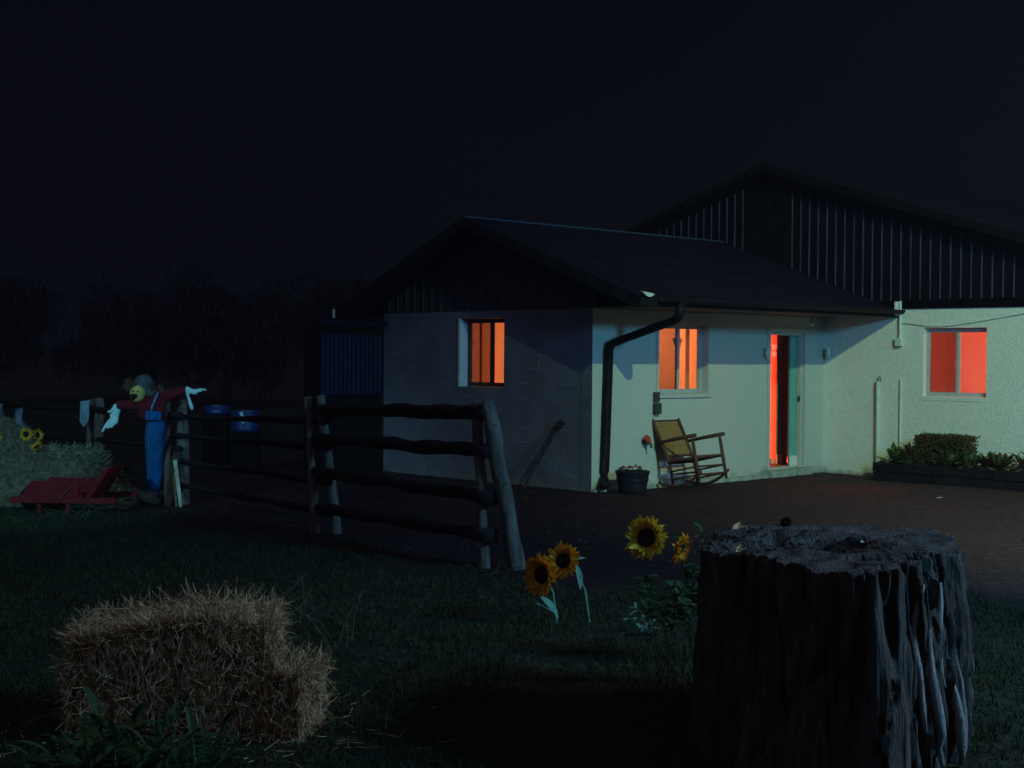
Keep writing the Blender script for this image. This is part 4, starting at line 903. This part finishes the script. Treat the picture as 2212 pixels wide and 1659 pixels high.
# ================================================================== far trees
def tree(label, x, y, h, w_, seed):
    random.seed(seed); t = thing('hedgerow_tree', label, 'tree', (x, y, 0), 0, 'dark trees beyond the fence'); a = MB()
    a.tube([(0, 0, -.1), (.1, 0, h*.25), (-.05, .1, h*.55), (.1, 0, h*.8)], [.22, .17, .1, .04], 8, rough=.2)
    for k in range(6): an = k*1.05; a.tube([(0, 0, h*(.25+.07*k)), (math.cos(an)*w_*.25, math.sin(an)*w_*.25, h*(.38+.08*k)), (math.cos(an)*w_*.4, math.sin(an)*w_*.4, h*(.45+.08*k))], [.08, .05, .02], 6)
    a.build('trunk', m_bark, t); a = MB()
    cl = [Vector((random.gauss(0, w_*.22), random.gauss(0, w_*.22), h*random.uniform(.3, .9))) for _ in range(16)]
    for k in range(5200):
        c = random.choice(cl); d = Vector((random.gauss(0, 1), random.gauss(0, 1), random.gauss(0, .8))).normalized(); p = c + d*w_*.2*random.random()**.3
        if p.z < .3: continue
        a.leaf(p, (random.gauss(0, 1), random.gauss(0, 1), random.gauss(0, 1)), (0, 0, 1), .42, .3, .1, 1)
    a.build('crown', m_crown, t)
for k, (x, y, h, w_) in enumerate(((-19, 52, 4.2, 5), (-14.5, 55, 4.8, 5.5), (-10, 50, 3.9, 5), (-5.5, 53, 4.6, 5.5), (-1.2, 50, 3.8, 5))):
    tree(['dark tree nearest the photo\'s left edge', 'dark tree above the hay and wheelbarrow', 'dark tree behind the scarecrow', 'dark tree above the blue tubs', 'dark tree beside the lean-to shed'][k], x, y, h, w_, 70+k)

# ================================================================== grass
random.seed(90); a = MB(); cnt = 0
while cnt < 46000:
    y = 4.6 + 13.5*random.random()**1.25; x = random.uniform(-.37, .37)*y*1.03
    lim = yb(x) + 2.2*noise.noise(Vector((x*.9, y*.9, 0)))
    if y > lim+.2: continue
    if ((x-1.47)/.64)**2+((y-6.62)/.78)**2 < 1: continue
    cnt += 1; d = noise.noise(Vector((x*1.7, y*1.7, 5))); h = (.035+.045*random.random())*(1+1.0*max(-.5, d))*(1.5 if random.random() < .03 else 1)
    p = Vector((x, y, gz(x, y)-.005)); s_ = Vector((random.gauss(0, 1), random.gauss(0, 1), 0)).normalized()*(.0022+.0004*y*.5); l_ = Vector((random.gauss(0, .45), random.gauss(0, .45), 1)).normalized()
    m_ = p + l_*h*.6; e = p + l_*h + Vector((l_.x, l_.y, -.3))*h*.5
    a.add([p-s_, p+s_, m_+s_*.7, m_-s_*.7, e], [(0, 1, 2, 3), (3, 2, 4)])
o = a.build('grass', m_grass); o['kind'] = 'stuff'
# straw and twig litter on the dirt
random.seed(91); a = MB()
for k in range(160):
    y = random.uniform(10.5, 22); x = random.uniform(-.36, .36)*y
    if y < yb(x)-1: continue
    q = Vector((x, y, 0))-C0
    if q.dot(D2) > -.1 and q.dot(D1) > -.1: continue
    a.straw((x, y, gz(x, y)+.006), (random.gauss(0, 1), random.gauss(0, 1), random.gauss(0, .08)), random.uniform(.02, .08), .004)
o = a.build('straw_litter', M('dull_litter', (.06, .045, .035), .9, .4, 20)); o['kind'] = 'stuff'
random.seed(92); a = MB()
for k in range(500):
    y = random.uniform(11, 22); x = random.uniform(-.36, .36)*y; q = Vector((x, y, 0))-C0
    if y < yb(x)-.3 or (q.dot(D2) > -.1 and q.dot(D1) > -.1): continue
    s_ = random.uniform(.006, .02); a.blob((x, y, gz(x, y)+s_*.3), (s_*1.3, s_, s_*.7), 6, 4, .4)
o = a.build('gravel', M('gravel_stone', (.04, .03, .032), .9, .5, 3)); o['kind'] = 'stuff'
a = MB(); a.prism([(0, 0, .01), (.07, .01, .02), (.075, .04, .02), (.01, .04, .012)], (0, 0, .004)); o = a.build('paper_scrap', m_litter); tag(o, 'small white scrap of paper on the dirt before the planting bed', 'litter'); o.location = (5.4, 18.15, .005)

# ================================================================== thin haze volume added to lift the dark areas
a = MB(); a.box((-40, -12, -1.2), (40, 75, 13)); hz = bpy.data.materials.new('lift_haze'); hz.use_nodes = True; n_ = hz.node_tree.nodes
n_.remove(n_['Principled BSDF']); pv = n_.new('ShaderNodeVolumePrincipled'); pv.inputs['Density'].default_value = 0.0007; pv.inputs['Color'].default_value = (.85, .68, .9, 1)
hz.node_tree.links.new(pv.outputs[0], n_['Material Output'].inputs['Volume'])
o = a.build('haze', hz); o['kind'] = 'stuff'
